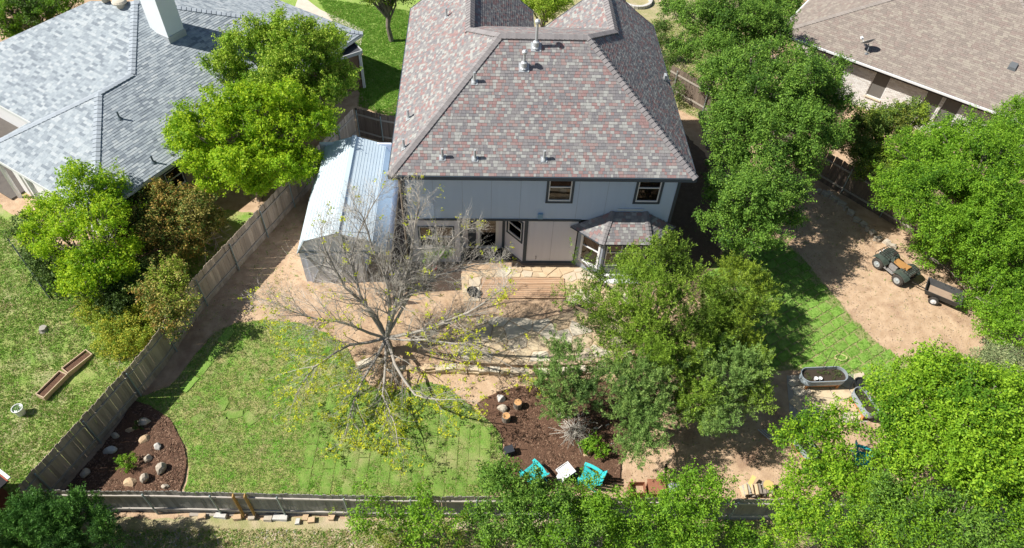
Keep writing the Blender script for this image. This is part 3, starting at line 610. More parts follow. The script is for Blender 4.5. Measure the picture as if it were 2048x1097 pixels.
# side lean-to of the left house
lt = thing('lean_to', (-4.6, 14, 0), 'small flat dark roofed lean-to with white corner post beside the grey roofed house', 'shed')
c_ = [(-6.1, 12.1), (-3.55, 13.8), (-4.75, 15.6), (-7.3, 13.9)]
mb = MB(); mb.prism(c_, 2.36, 2.42); obj('roof', mb, mat('dark roll roofing', (.05, .055, .065)), lt)
mb = MB(); mb.beam((c_[0][0], c_[0][1]-.04, 2.38), (c_[1][0]+.03, c_[1][1]-.04, 2.38), .05, .2); mb.beam((c_[1][0]+.04, c_[1][1], 2.38), (c_[2][0]+.04, c_[2][1], 2.38), .05, .2); obj('fascia', mb, mat('grey fascia board', (.4, .41, .42)), lt)
mb = MB(); mb.beam((-6.0, 12.3, 1.15), (-3.75, 13.8, 1.15), .06, 2.3); mb.beam((-3.72, 13.85, 1.15), (-4.85, 15.5, 1.15), .06, 2.3); obj('wall', mb, mat('brown board wall', (.14, .09, .06), (.2, .13, .09), scale=2, stretch=(6, 6, .6)), lt)
mb = MB(); mb.bx(-3.72, -3.58, 13.68, 13.82, 0, 2.36); obj('post', mb, M_white, lt)

# ================================================================== neighbour on the right
OR = Vector((20.6, 15.8, 0)); RA_, RB_ = Vector((.787, -.617, 0)), Vector((.617, .787, 0))
def rp(a, b, z): return OR+RA_*a+RB_*b+Vector((0, 0, z))
rh = thing('house', tuple(OR), 'low white brick house with brown-grey shingle roof at the upper right', 'house')
RM = shingle_mats('taupe', [(.28, .24, .21), (.25, .215, .19), (.31, .27, .235), (.27, .22, .195), (.33, .295, .25)]); RW = [28, 20, 22, 16, 12]
fr = [('f', [(0, 0), (17.5, 0), (9.5, 8), (8, 8)], lambda a, b: 2.9+.4*b), ('l', [(0, 0), (8, 8), (0, 16)], lambda a, b: 2.9+.4*a), ('r', [(17.5, 0), (17.5, 16), (9.5, 8)], lambda a, b: 2.9+.4*(17.5-a)), ('b', [(0, 16), (8, 8), (9.5, 8), (17.5, 16)], lambda a, b: 2.9+.4*(16-b))]
mb = MB()
for k, P, zf in fr: deckpoly(mb, [rp(a, b, zf(a, b)) for a, b in P], .06)
rr = obj('roof', mb, mat('roof felt', (.05, .05, .052)), rh); st = MB(); c4 = [0]
face_tabs(rr, *fr[0], rp, RM, RW, RA_, RB_, .4, st, c4, 300, 41, 0, 0, 0)
face_tabs(rr, *fr[1], rp, RM, RW, -RB_, RA_, .4, st, c4, 0, 42, 0, 0, 0)
face_tabs(rr, *fr[2], rp, RM, RW, RB_, -RA_, .4, st, c4, 0, 43, 0, 0, 0)
obj('shingle', st, RM, rr)['kind'] = 'stuff'
M_capR = mat('taupe cap shingle', (.29, .26, .235), (.25, .22, .2), scale=9, rough=.95, rnd=.08)
for a, b in (((0, 0, 2.9), (8, 8, 6.1)), ((17.5, 0, 2.9), (9.5, 8, 6.1)), ((8, 8, 6.1), (9.5, 8, 6.1))): caps(rr, rp(*a), rp(*b), M_capR, .15, .035, .24, .02)
RT = Matrix.Translation(OR) @ Matrix((RA_, RB_, Vector((0, 0, 1)))).transposed().to_4x4()
def rtf(mb): mb.v = [tuple(RT @ Vector(q)) for q in mb.v]; return mb
mb = MB(); mb.bx(-.05, 17.5, -.1, -.01, 2.8, 2.9); mb.bx(-.1, -.01, -.1, 16, 2.76, 2.9); obj('gutter', rtf(mb), M_white, rh)
mb = MB(); mb.bx(-.0, 17.5, -.012, .015, 2.66, 2.8); mb.bx(0, 17.5, .015, .5, 2.66, 2.7); obj('fascia', rtf(mb), mat('dark brown fascia', (.06, .045, .04)), rh)
RWn = [(5.85, 6.72, .85, 2.45), (8.73, 9.6, .6, 2.45), (9.72, 10.62, .6, 2.45), (13, 14, .8, 2.4)]
mb = MB(); X0 = 4.2; wallx(mb, X0, 17, -.1, 2.66, .56, .7, RWn); mb.bx(X0, X0+.14, .7, 15.5, -.1, 2.66); mb.bx(.5, .64, 3.5, 15.5, -.1, 2.66); mb.bx(.64, X0, 3.5, 3.64, -.1, 2.66)
rwall = obj('wall', rtf(mb), mat('white mortar', (.52, .5, .48)), rh)
mb = MB(); r = random.Random(5); z = 0.0; k = 0
while z < 2.6:
    x = X0-(0.1 if k % 2 else 0)
    while x < 17:
        xa, xb = max(x, X0), min(x+.205, 17)
        if xb-xa > .03 and not any(h[0]-.01 < (xa+xb)/2 < h[1]+.01 and h[2] < z+.035 < h[3] for h in RWn):
            for h in RWn:
                if h[2] < z+.035 < h[3]:
                    if xa < h[0] < xb: xb = h[0]
                    if xa < h[1] < xb: xa = h[1]
            dd = r.uniform(.004, .014); mb.bx(xa, xb, .56-dd, .57, z, z+.068, r.randrange(3))
        x += .215
    z += .078; k += 1
ob = obj('brick', rtf(mb), [mat('white painted brick', (.66, .64, .62)), mat('white painted brick worn', (.58, .55, .52)), mat('white painted brick clean', (.7, .69, .67))], rwall); ob['kind'] = 'stuff'
M_scr = mat('window screen', (.13, .125, .115), (.16, .15, .14), scale=2, rough=.6)
for i, h in enumerate(RWn):
    mb = MB(); x0, x1, z0, z1 = h; s_ = .04
    mb.bx(x0, x1, .6, .64, z0, z0+s_); mb.bx(x0, x1, .6, .64, z1-s_, z1); mb.bx(x0, x0+s_, .6, .64, z0+s_, z1-s_); mb.bx(x1-s_, x1, .6, .64, z0+s_, z1-s_)
    wn = obj('window', rtf(mb), M_white, rh); mb = MB(); mb.bx(x0+s_, x1-s_, .615, .625, z0+s_, z1-s_); obj('screen', rtf(mb), M_scr, wn)
    mb = MB(); mb.bx(x0-.03, x1+.03, .48, .6, z0-.08, z0-.002); obj('sill', rtf(mb), mat('cream sill', (.6, .53, .42)), wn)
mb = MB(); p = rp(11.8, 2.81, 4.02); R4 = Matrix((RA_, RB_.copy(), Vector((0, 0, 1)))).transposed()
mb.hexa([p+RA_*x+RB_*y+Vector((0, 0, .4*y-.02)) for x, y in ((-.22, -.22), (.22, -.22), (.22, .22), (-.22, .22))], [p+RA_*x+RB_*y+Vector((0, 0, .4*y+.16)) for x, y in ((-.16, -.2), (.16, -.2), (.16, .16), (-.16, .16))]); obj('box_vent', mb, mat('dark grey metal', (.12, .13, .14), rough=.5), rh)
# satellite dish on the right roof
p = rp(4.95, .61, 3.14); sd = thing('satellite_dish', tuple(p), 'grey satellite dish on a short mast near the eave of the brown-grey roof', 'satellite dish')
M_dish = mat('dish grey', (.22, .24, .26), rough=.5)
dc = p+Vector((-.1, .12, .62)); dn = Vector((-.25, .75, .75)).normalized()
mb = MB(); mb.tube([p, p+Vector((-.02, 0, .35)), dc-dn*.05], .03, 6); mb.box(p+Vector((0, 0, .01)), (.18, .18, .03)); obj('mast', mb, M_dish, sd)
mb = MB(); prof = [(.02, 0), (.12, .012), (.24, .04), (.36, .09), (.365, .1), (.35, .1), (.24, .055), (.12, .028), (.0, .02)]; mb.lathe(dc, prof, 20, axis=dn); obj('reflector', mb, M_dish, sd, smooth=True)
mb = MB(); tip = dc+dn*.45+Vector((-.15, .1, -.25)); mb.tube([dc+Vector((0, .05, -.3)), tip], .015, 5); mb.box(tip, (.12, .18, .1)); obj('feed_arm', mb, M_white, sd)
# ================================================================== fences
M_bw = mat('weathered cedar', (.32, .26, .20), (.42, .35, .275), scale=3, rough=.9, bump=.004, bscale=20, stretch=(3, 3, .5), rnd=.22)
M_bg = mat('grey weathered board', (.22, .21, .19), (.31, .30, .27), scale=3, rough=.9, bump=.004, bscale=20, stretch=(3, 3, .5), rnd=.2)
M_bd = mat('dark old board', (.13, .10, .08), (.2, .155, .12), scale=3, rough=.9, bump=.004, bscale=20, stretch=(3, 3, .5), rnd=.2)
M_rail = mat('rail timber', (.38, .34, .29), (.3, .27, .23), scale=4, rough=.9)
M_post = mat('galvanised post', (.23, .30, .29), (.33, .38, .37), scale=4, rough=.5, metal=.3)
M_gold = mat('new golden board', (.42, .25, .08), (.5, .32, .12), scale=3, rough=.8)
BM = {}
def board_mesh(m, wd, h, k):
    key = ('board', m.name, wd, h, k)
    if key not in BM:
        r = random.Random(k*7+1); w2 = wd/2*(.96 if k == 0 else r.uniform(.99, 1)); t = .009; hh = h+r.uniform(-.02, .02); c = .028
        prof = [(-w2, -.1), (w2, -.1), (w2, hh-c), (w2-c, hh), (-w2+c, hh), (-w2, hh-c)]
        mb = MB(); mb.add([(x, -t, z) for x, z in prof]+[(x, t, z) for x, z in prof], [(0, 1, 2, 3, 4, 5), (11, 10, 9, 8, 7, 6)]+[(i, i+6, (i+1) % 6+6, (i+1) % 6) for i in range(6)])
        me = bpy.data.meshes.new('fence_board'); me.from_pydata(mb.v, [], mb.f); me.materials.append(m); BM[key] = me
    return BM[key]
def fence(P, h, m, label, side, pitch=.145, wd=.1445, rails=(.3, 1.0, 1.5), post_every=2.25, post_h=None, limit=300, railm=None, postm=None, off=0., skip=None, gapf=0.):
    """P = list of plan points; side=+1 rails/posts to the left of travel, -1 right"""
    f = thing('fence', (P[0][0], P[0][1], gz(P[0][1])), label, 'fence'); o = wloc(f); n = 0; extra = MB(); dist = 0.; postat = off
    r = random.Random(len(label)); tot = 0
    for i in range(len(P)-1):
        a, b = Vector(P[i]), Vector(P[i+1]); L = (b-a).length; d = (b-a)/L; nrm = Vector((-d.y, d.x))*side; ang = math.atan2(d.y, d.x)
        k = int(L/pitch)
        for j in range(k):
            q = a+d*((j+.5)*L/k)
            if skip and skip(q.x, q.y): continue
            me = board_mesh(m, wd, h, r.randrange(5)); z = gz(q.y)+.04
            mt = Matrix.Translation((q.x-o.x, q.y-o.y, z-o.z)) @ Matrix.Rotation(ang+r.uniform(-.02, .02), 4, 'Z') @ Matrix.Rotation(r.uniform(-.008, .008), 4, 'Y') @ Matrix.Rotation(r.uniform(-.012, .012), 4, 'X')
            if n < limit: child('fence_board', me, f, mt); n += 1
            else:
                mw = Matrix.Translation((o.x, o.y, o.z)) @ mt; extra.add([tuple(mw @ v.co) for v in me.vertices], [tuple(p.vertices) for p in me.polygons])
        t = 0.
        pts = []
        while postat < dist+L-1e-6: pts.append(a+d*(postat-dist)); postat += post_every
        for q in pts:
            pm = MB(); c = q+nrm*.075; z = gz(c.y); pm.tube([(c.x, c.y, z-.1), (c.x, c.y, z+(post_h or h-.12))], .03, 8); pm.lathe((c.x, c.y, z+(post_h or h-.12)), [(.036, 0), (.036, .03), (.015, .05)], 8); obj('post', pm, postm or M_post, f)
        segs = max(1, int(L/2.4))
        for s_ in range(segs):
            p, q = a+d*(L*s_/segs), a+d*(L*(s_+1)/segs-.01)
            for rz in rails:
                rm = MB(); z1, z2 = gz(p.y)+rz, gz(q.y)+rz+r.uniform(-.015, .015); rm.beam((p.x+nrm.x*.032, p.y+nrm.y*.032, z1), (q.x+nrm.x*.032, q.y+nrm.y*.032, z2), .042, .09); obj('rail', rm, railm or M_rail, f)
        dist += L
    if extra.v: obj('fence_board', extra, m, f)['kind'] = 'stuff'
    return f
fl = fence([(LF(-11.3), -11.3), (LF(-5), -5), (LF(2), 2), (LF(9.3), 9.3)], 1.78, M_bw, 'long tan board fence running from the lower left corner up past the shed', -1, rails=(.35, 1.4), off=.6)
fb = fence([(-12.5, -11.4), (-8, -11.47), (0, -11.72), (6, -11.8), (14, -11.95), (24, -12.2), (31, -12.5)], 1.72, M_bg, 'grey board fence along the bottom of the photo, seen from its post side', -1, rails=(.35, 1.42), off=1.85, post_every=2.3, railm=mat('pale weathered rail', (.5, .46, .42), (.4, .37, .33), scale=5))
for x in (-5.25, -4.85):
    mb = MB(); mb.beam((x, -11.66, -.7), (x+.02, -11.66, 1.02), .14, .03); mb.v = [(v[0], v[1], v[2]) for v in mb.v]; obj('patch_board', mb, M_gold, fb)['label'] = 'new golden patch board'
fgate = fence([(LF(9.3)+.1, 9.35), (-2.2, 8.85), (-.15, 8.3)], 1.8, M_bd, 'dark stained gate fence between the long fence and the lavender house', -1, rails=(.35, 1.45), off=.1, post_every=1.4)
fr_ = fence([(14.2, 13.9), (18, 9.55), (22, 4.95), (26, .35), (28.5, -2.6), (32, -8)], 1.75, M_bd, 'dark board fence half hidden by trees on the right of the dirt yard', -1, rails=(.35, 1.4), off=.5)
# slatted iron fence by the left house
fi = thing('garden_fence', tuple(gnd(62, 545)), 'dark green slatted low fence beside the small tree at the left edge', 'fence')
A_, B_ = gnd(35, 505), gnd(102, 600)
for k in range(34):
    q = A_+(B_-A_)*k/33; mb = MB(); mb.bx(q[0]-.02, q[0]+.02, q[1]-.008, q[1]+.008, q[2], q[2]+.95); obj('picket', mb, M_trim, fi)
for z in (.15, .85): mb = MB(); mb.beam(A_+np.array([0, 0, z]), B_+np.array([0, 0, z]), .05, .05); obj('rail', mb, M_trim, fi)

# ================================================================== shed
sh = thing('garden_shed', (-2.8, -1.1, 0), 'white barn style garden shed with pale metal gambrel roof left of the lavender house', 'shed')
xL, xR, y0, y1 = -4.58, -.98, -1.15, 5.15; ez, kz, az = 2.02, 2.78, 3.28; kx0, kx1, xm = -4.22, -1.34, -2.78
M_shr = mat('pale painted shed roof', (.50, .58, .63), (.43, .51, .57), scale=1.5, rough=.55, spec=.4)
prof = [(xL-.08, ez-.05), (kx0, kz), (xm, az), (kx1, kz), (xR+.12, ez-.05)]
mb = MB()
for (a, za), (b, zb2) in zip(prof, prof[1:]):
    deckpoly(mb, [(a, y0-.12, za), (b, y0-.12, zb2), (b, y1, zb2), (a, y1, za)], .04)
srf = obj('roof', mb, M_shr, sh)
for i, ((a, za), (b, zb2)) in enumerate(zip(prof, prof[1:])):     # standing seams / shingle courses
    n = 22 if i in (1, 2) else 1
    if n == 1: continue
    for k in range(11):
        t = (k+.5)/11; x = a+(b-a)*t; z = za+(zb2-za)*t; m2 = MB(); m2.beam((x, y0-.12, z-.001), (x, y1, z-.001), .008, .01); obj('course', m2, M_shr, srf)
mb = MB(); mb.beam((xm, y0-.13, az+.015), (xm, y1, az+.015), .2, .03); obj('ridge_cap', mb, mat('blue grey ridge metal', (.42, .5, .55), rough=.5), sh)
mb = MB(); mb.add([(xL, y0, ez), (kx0+.05, y0, kz-.06), (xm, y0, az-.06), (kx1-.05, y0, kz-.06), (xR, y0, ez), (xL, y0+.08, ez), (kx0+.05, y0+.08, kz-.06), (xm, y0+.08, az-.06), (kx1-.05, y0+.08, kz-.06), (xR, y0+.08, ez)],
       [(0, 1, 2, 3, 4)[::-1], (5, 6, 7, 8, 9)]+[(i, i+5, (i+1) % 5+5, (i+1) % 5) for i in range(5)])
M_shw = mat('pale shed siding', (.70, .74, .83), (.62, .66, .74), scale=1.2, rough=.85, stretch=(5, 5, .4), bump=.004, bscale=10)
gbl = MB(); gbl.v = mb.v; gbl.f = mb.f; gbl.m = mb.m
obj('gable', gbl, M_shw, sh)
mb = MB(); wallx(mb, xL, -1.98, -.35, ez, y0, y0+.1, []); mb.bx(xL, xL+.1, y0+.1, y1-.05, -.35, ez); mb.bx(xR-.1, xR, y0+1.9, y1-.05, -.1, ez); mb.bx(xL+.1, xR-.1, y1-.15, y1-.05, -.1, ez+.9); mb.bx(-2.08, -1.98, y0+.1, y0+1.9, -.1, ez); mb.bx(-2.08, xR-.1, y0+1.9, y0+2.0, -.1, ez)
obj('wall', mb, M_shw, sh)
mb = MB(); mb.bx(xL-.05, xR+.05, y0-.03, y0-.002, ez-.1, ez+.02); mb.beam((xL, y0-.02, ez), (kx0, y0-.02, kz-.07), .03, .09); mb.beam((kx0, y0-.02, kz-.07), (xm, y0-.02, az-.07), .03, .09); mb.beam((xm, y0-.02, az-.07), (kx1, y0-.02, kz-.07), .03, .09); mb.beam((kx1, y0-.02, kz-.07), (xR, y0-.02, ez), .03, .09)
obj('trim', mb, mat('grey green trim', (.2, .25, .26)), sh)
mb = MB(); mb.bx(xm+.15, xm+.35, y0-.035, y0-.004, ez+.03, az-.2); obj('gable_batten', mb, mat('grey batten', (.3, .33, .34)), sh)
for x0 in (xL+.25, xL+1.25):
    mb = MB(); mb.bx(x0, x0+.98, y0-.045, y0-.003, -.15, ez-.14); d_ = obj('door', mb, M_shw, sh)
    for a, b in (((x0+.04, -.05), (x0+.94, ez-.2)), ((x0+.04, ez-.2), (x0+.94, -.05))):
        mb = MB(); mb.beam((a[0], y0-.055-(.004 if a[1] < 0 else .008), a[1]), (b[0], y0-.055-(.004 if a[1] < 0 else .008), b[1]), .02, .1); obj('door_brace', mb, mat('grey door brace', (.36, .37, .38)), d_)
mb = MB(); mb.bx(-1.98, -1.86, y0, y0+.12, -.35, ez); obj('post', mb, mat('grey door brace', (.36, .37, .38)), sh)
mb = MB(); mb.bx(xR-.1, xR, y0, y0+.1, -.35, ez); obj('post', mb, mat('grey door brace', (.36, .37, .38)), sh)
# dark things under the shed porch and in the nook
def simple(name, cat, label, mb, m, group=None, smooth=False):
    xs = [v[0] for v in mb.v]; ys = [v[1] for v in mb.v]; zs = [v[2] for v in mb.v]
    o = obj(name, mb, m, origin=((min(xs)+max(xs))/2, (min(ys)+max(ys))/2, min(zs)), smooth=smooth); return setp(o, label, cat, group)
gx, gy = -.35, -1.5
t = thing('barbecue_grill', (gx, gy, 0), 'black covered barbecue between the shed and the porch behind the bare tree', 'barbecue')
mb = MB(); mb.tube([(gx-.35, gy, .72), (gx+.35, gy, .72)], .26, 12); obj('firebox', mb, mat('black enamel', (.015, .015, .017), rough=.35), t)
for dx in (-.3, .3):
    for dy in (-.15, .15): mb = MB(); mb.beam((gx+dx, gy+dy, gz(gy)), (gx+dx, gy+dy, .6), .04, .04); obj('leg', mb, MATS['black enamel'], t)
mb = MB(); mb.bx(gx+.4, gx+.75, gy-.2, gy+.2, .68, .72); obj('side_shelf', mb, MATS['black enamel'], t)
p = gnd(868, 543); mb = MB(); mb.lathe(p, [(.12, 0), (.16, .3), (.17, .3), (.14, .27)], 12); simple('bucket', 'bucket', 'small red bucket in the shaded nook beside the porch', mb, mat('dark red plastic', (.3, .03, .03), rough=.5))
p = gnd(945, 590); mb = MB(); mb.lathe(p, [(.15, 0), (.24, .28), (.26, .3), (.22, .3), (.2, .22)], 14); simple('plant_pot', 'pot', 'black round pot on the stones left of the wooden steps', mb, mat('black plastic pot', (.02, .022, .022), rough=.5))

# ================================================================== stone paving and wooden steps
def clip(poly, a, b, c):          # keep a*x+b*y<=c
    out = []
    for i in range(len(poly)):
        p, q = poly[i], poly[(i+1) % len(poly)]; dp, dq = a*p[0]+b*p[1]-c, a*q[0]+b*q[1]-c
        if dp <= 0: out.append(p)
        if dp*dq < 0: t = dp/(dp-dq); out.append((p[0]+(q[0]-p[0])*t, p[1]+(q[1]-p[1])*t))
    return out
SM = [mat('limestone flag cream', (.50, .40, .26), (.58, .49, .34), scale=3, rough=.9, bump=.006, bscale=14, c3=(.36, .25, .16), scale3=1.5), mat('limestone flag tan', (.47, .34, .21), (.54, .43, .29), scale=3, rough=.9, bump=.006, bscale=14), mat('limestone flag grey', (.46, .39, .29), (.54, .46, .35), scale=3, rough=.9, bump=.006, bscale=14), mat('limestone flag pale', (.56, .50, .39), (.62, .56, .45), scale=3, rough=.9, bump=.006, bscale=14)]
def flags(name, outline, zf, size, parent_mat, seed, th=.045, gap=.035, elong=1.4):
    b, _ = sheet(name, outline, -.03, parent_mat, step=.4, edge=.0, zf=zf)
    r = random.Random(seed); xs = [p[0] for p in outline]; ys = [p[1] for p in outline]; S = []
    y = min(ys)-size
    while y < max(ys)+size:
        x = min(xs)-size
        while x < max(xs)+size: S.append((x+r.uniform(-.38, .38)*size*elong, y+r.uniform(-.38, .38)*size)); x += size*elong
        y += size
    nO = len(outline); area = sum(outline[i][0]*outline[(i+1) % nO][1]-outline[(i+1) % nO][0]*outline[i][1] for i in range(nO)); O2 = outline if area > 0 else outline[::-1]
    cnt = 0
    for i, s_ in enumerate(S):
        if not inpoly(s_[0], s_[1], outline): continue
        poly = [(s_[0]-2, s_[1]-2), (s_[0]+2, s_[1]-2), (s_[0]+2, s_[1]+2), (s_[0]-2, s_[1]+2)]
        for j, q in enumerate(S):
            if j == i or abs(q[0]-s_[0]) > 2 or abs(q[1]-s_[1]) > 2: continue
            a, b2 = q[0]-s_[0], q[1]-s_[1]; L = math.hypot(a, b2); poly = clip(poly, a/L, b2/L, (a*(q[0]+s_[0])/2+b2*(q[1]+s_[1])/2)/L-gap/2)
            if len(poly) < 3: break
        c = np.mean(poly, 0) if len(poly) > 2 else None
        if c is None: continue
        # keep the stone inside the outline by pulling outside corners towards the seed
        pp = []
        for p in poly:
            t = 1.
            while t > .2 and not inpoly(s_[0]+(p[0]-s_[0])*t, s_[1]+(p[1]-s_[1])*t, outline): t -= .08
            pp.append((s_[0]+(p[0]-s_[0])*t+r.uniform(-.015, .015), s_[1]+(p[1]-s_[1])*t+r.uniform(-.015, .015)))
        if len(pp) < 3: continue
        dz = r.uniform(-.008, .01); k = len(pp); mb = MB()
        top = [(p[0]+(c[0]-p[0])*.03, p[1]+(c[1]-p[1])*.03, zf(*p)+dz+r.uniform(-.004, .004)) for p in pp]
        mb.add([(p[0], p[1], zf(*p)-th) for p in pp]+top, [tuple(range(k, 2*k))]+[(q, (q+1) % k, k+(q+1) % k, k+q) for q in range(k)])
        obj('flagstone', mb, r.choice(SM), b); cnt += 1
    return b
M_mort = mat('sandy joint', (.44, .33, .22), (.52, .41, .28), scale=5, rough=.95)
terr = [(2.35, -.32), (2.5, -.0), (4.3, .9), (5.1, -.22), (7.5, -.1), (8.4, -1.1), (10.6, -1.1), (10.9, -2.4), (7.2, -2.45), (7.1, -2.0), (3.3, -2.0), (3.2, -2.3), (2.3, -2.3)]
terr = [g2(*q) for q in ((922, 548), (1032, 528), (1038, 536), (1200, 533), (1215, 560), (1260, 575), (1260, 612), (1135, 612), (1125, 556), (962, 556), (962, 604), (926, 604))]
terr = [(x, min(y, -.12) if y < .2 else y) for x, y in terr]
flags('upper_patio', terr, lambda x, y: .05, .42, M_mort, 11)
low = [g2(*q) for q in ((905, 612), (930, 640), (965, 634), (1085, 640), (1150, 622), (1235, 622), (1262, 660), (1255, 705), (1185, 733), (1095, 738), (1000, 735), (925, 728), (905, 700), (925, 660))]
flags('lower_patio', low, lambda x, y: max(-.42, gz(y)+.07), .52, M_mort, 12, elong=1.7)
pad = [g2(*q) for q in ((1573, 752), (1722, 748), (1735, 845), (1582, 862))]
flags('planter_pad', pad, lambda x, y: gz(y)+.05, .62, mat('pad concrete', (.36, .33, .29)), 13)
# stones of the low retaining wall below the patio
r = random.Random(3); n = 0
rw = [g2(*q) for q in ((716, 735), (745, 722), (790, 738), (850, 742), (915, 742), (1000, 748), (1095, 750), (1190, 744), (1262, 712))]
wallr = thing('retaining_wall', (rw[3][0], rw[3][1], -.75), 'low curved dry stone edging wall under the flagstone patio', 'wall')
for i in range(len(rw)-1):
    a, b = np.array(rw[i]), np.array(rw[i+1]); L = np.linalg.norm(b-a); k = max(1, int(L/.38)); an = math.atan2(b[1]-a[1], b[0]-a[0])
    for j in range(k):
        c = a+(b-a)*(j+.5)/k
        for lay in range(2 if i > 2 else 1):
            mb = MB(); mb.box((c[0]+r.uniform(-.03, .03), c[1]+r.uniform(-.03, .03), gz(c[1])+.09+lay*.15), (L/k*.95, r.uniform(.2, .3), .145), rz=an+r.uniform(-.12, .12)); mb.v = [(v[0]+r.uniform(-.02, .02), v[1]+r.uniform(-.02, .02), v[2]+r.uniform(-.012, .012)) for v in mb.v]
            obj('wall_stone', mb, r.choice(SM), wallr)
sheet('shaded_bed', [(-1.0, -2.55), (.6, -2.35), g2(750, 588), g2(922, 581), g2(924, 548), (2.3, -.05), (-.02, -.05), (-.02, 6), (-.9, 6), (-.9, 1)], .02, mat('dark nook ground', (.045, .033, .026), (.09, .06, .045), scale=6, bump=.02, bscale=20), step=.4, edge=.03)  # darker ground sheet filling the nook between shed and house
sheet('shaded_soil', [(11.55, -.2), (13.0, -2.2), (14.6, -1.5), (14.8, 3), (15.5, 8), (13.5, 12.5), (11.55, 12.5)], .015, mat('painted house shade', (.10, .065, .045), (.16, .11, .075), scale=4, bump=.02, bscale=18), step=.5, edge=.15)  # dark sheet painting the house's shade onto the ground
# wooden steps
M_deck = mat('red brown deck stain', (.36, .20, .11), (.48, .35, .24), scale=2, rough=.8, stretch=(.6, 8, 8), bump=.003, rnd=.15)
stp = thing('wooden_steps', (5.2, -2.6, -.4), 'broad red brown wooden deck steps between upper and lower stone patios', 'steps')
xa, xb = bz(963, 560, .06)[0], bz(1128, 560, .06)[0]; yt, yb = bz(1045, 556, .06)[1], bz(1045, 597, .06)[1]
nb_ = 11
for k in range(nb_):
    ya = yt+(yb-yt)*k/nb_; yb2 = yt+(yb-yt)*(k+1)/nb_
    mb = MB(); mb.bx(xa, xb, min(ya, yb2)+.007, max(ya, yb2)-.007, .03, .075); obj('deck_board', mb, M_deck, stp)
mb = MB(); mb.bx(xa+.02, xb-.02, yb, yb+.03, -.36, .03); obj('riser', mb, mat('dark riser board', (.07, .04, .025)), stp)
y2t, y2b = yb-.1, bz(1030, 628, -.22)[1]
xc, xd = bz(965, 620, -.22)[0], bz(1085, 620, -.22)[0]
for k in range(5):
    ya = y2t+(y2b-y2t)*k/5; yb2 = y2t+(y2b-y2t)*(k+1)/5; mb = MB(); mb.bx(xc, xd, min(ya, yb2)+.007, max(ya, yb2)-.007, -.24, -.2); obj('deck_board', mb, M_deck, stp)
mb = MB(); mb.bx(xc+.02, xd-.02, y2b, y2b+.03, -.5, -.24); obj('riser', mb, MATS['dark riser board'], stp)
# strips: left walk and driveway bits
sheet('concrete_walk', [g2(*q) for q in ((-40, 300), (0, 318), (60, 355), (112, 388), (140, 412), (100, 412), (45, 372), (0, 346), (-40, 330))], .03, M_conc, edge=.01)
sheet('sidewalk', [g2(*q) for q in ((600, -10), (640, 20), (690, 42), (728, 62), (722, 92), (690, 75), (640, 45), (590, 15))], .04, M_conc, edge=.01)
# ================================================================== vegetation
def pxr(P): return FPX/np.linalg.norm(np.asarray(P)-CAM)      # pixels per metre at a point
def mkblobs(B, spire=False):
    out = []
    for b in B:
        u, v, z, r = b[:4]; f = b[4] if len(b) > 4 else .8
        P = bz(u, v, z); rr = .9*r/pxr(P); zc = max(z, gz(P[1])+rr*f*.55); q = random.Random(int(u*7+v*13))
        if rr < .5: out.append((P[0], P[1], zc, rr, rr, rr*f)); continue
        if spire:
            rr *= 1.12; out.append((P[0], P[1], zc, rr*.6, rr*.6, rr*.66))
            for k in range(int(7+rr*4)):
                a = k*2.4+q.uniform(-.5, .5); e = q.uniform(-.5, 1.2); sr = rr*q.uniform(.16, .27); d = rr*q.uniform(.55, 1.0)
                out.append((P[0]+d*math.cos(a)*math.cos(e), P[1]+d*math.sin(a)*math.cos(e), max(zc+d*f*math.sin(e), gz(P[1])+.25), sr, sr, sr*q.uniform(1.6, 2.6)))
            continue
        out.append((P[0], P[1], zc, rr*.62, rr*.62, rr*f*.62))
        for k in range(int(8+rr*4)):
            a = k*2.4+q.uniform(-.5, .5); e = q.uniform(-.4, 1.15); sr = rr*q.uniform(.2, .36); d = rr*q.uniform(.62, .98)
            out.append((P[0]+d*math.cos(a)*math.cos(e), P[1]+d*math.sin(a)*math.cos(e), max(zc+d*f*math.sin(e), gz(P[1])+.2), sr, sr, sr*q.uniform(.7, 1.1)))
    return out
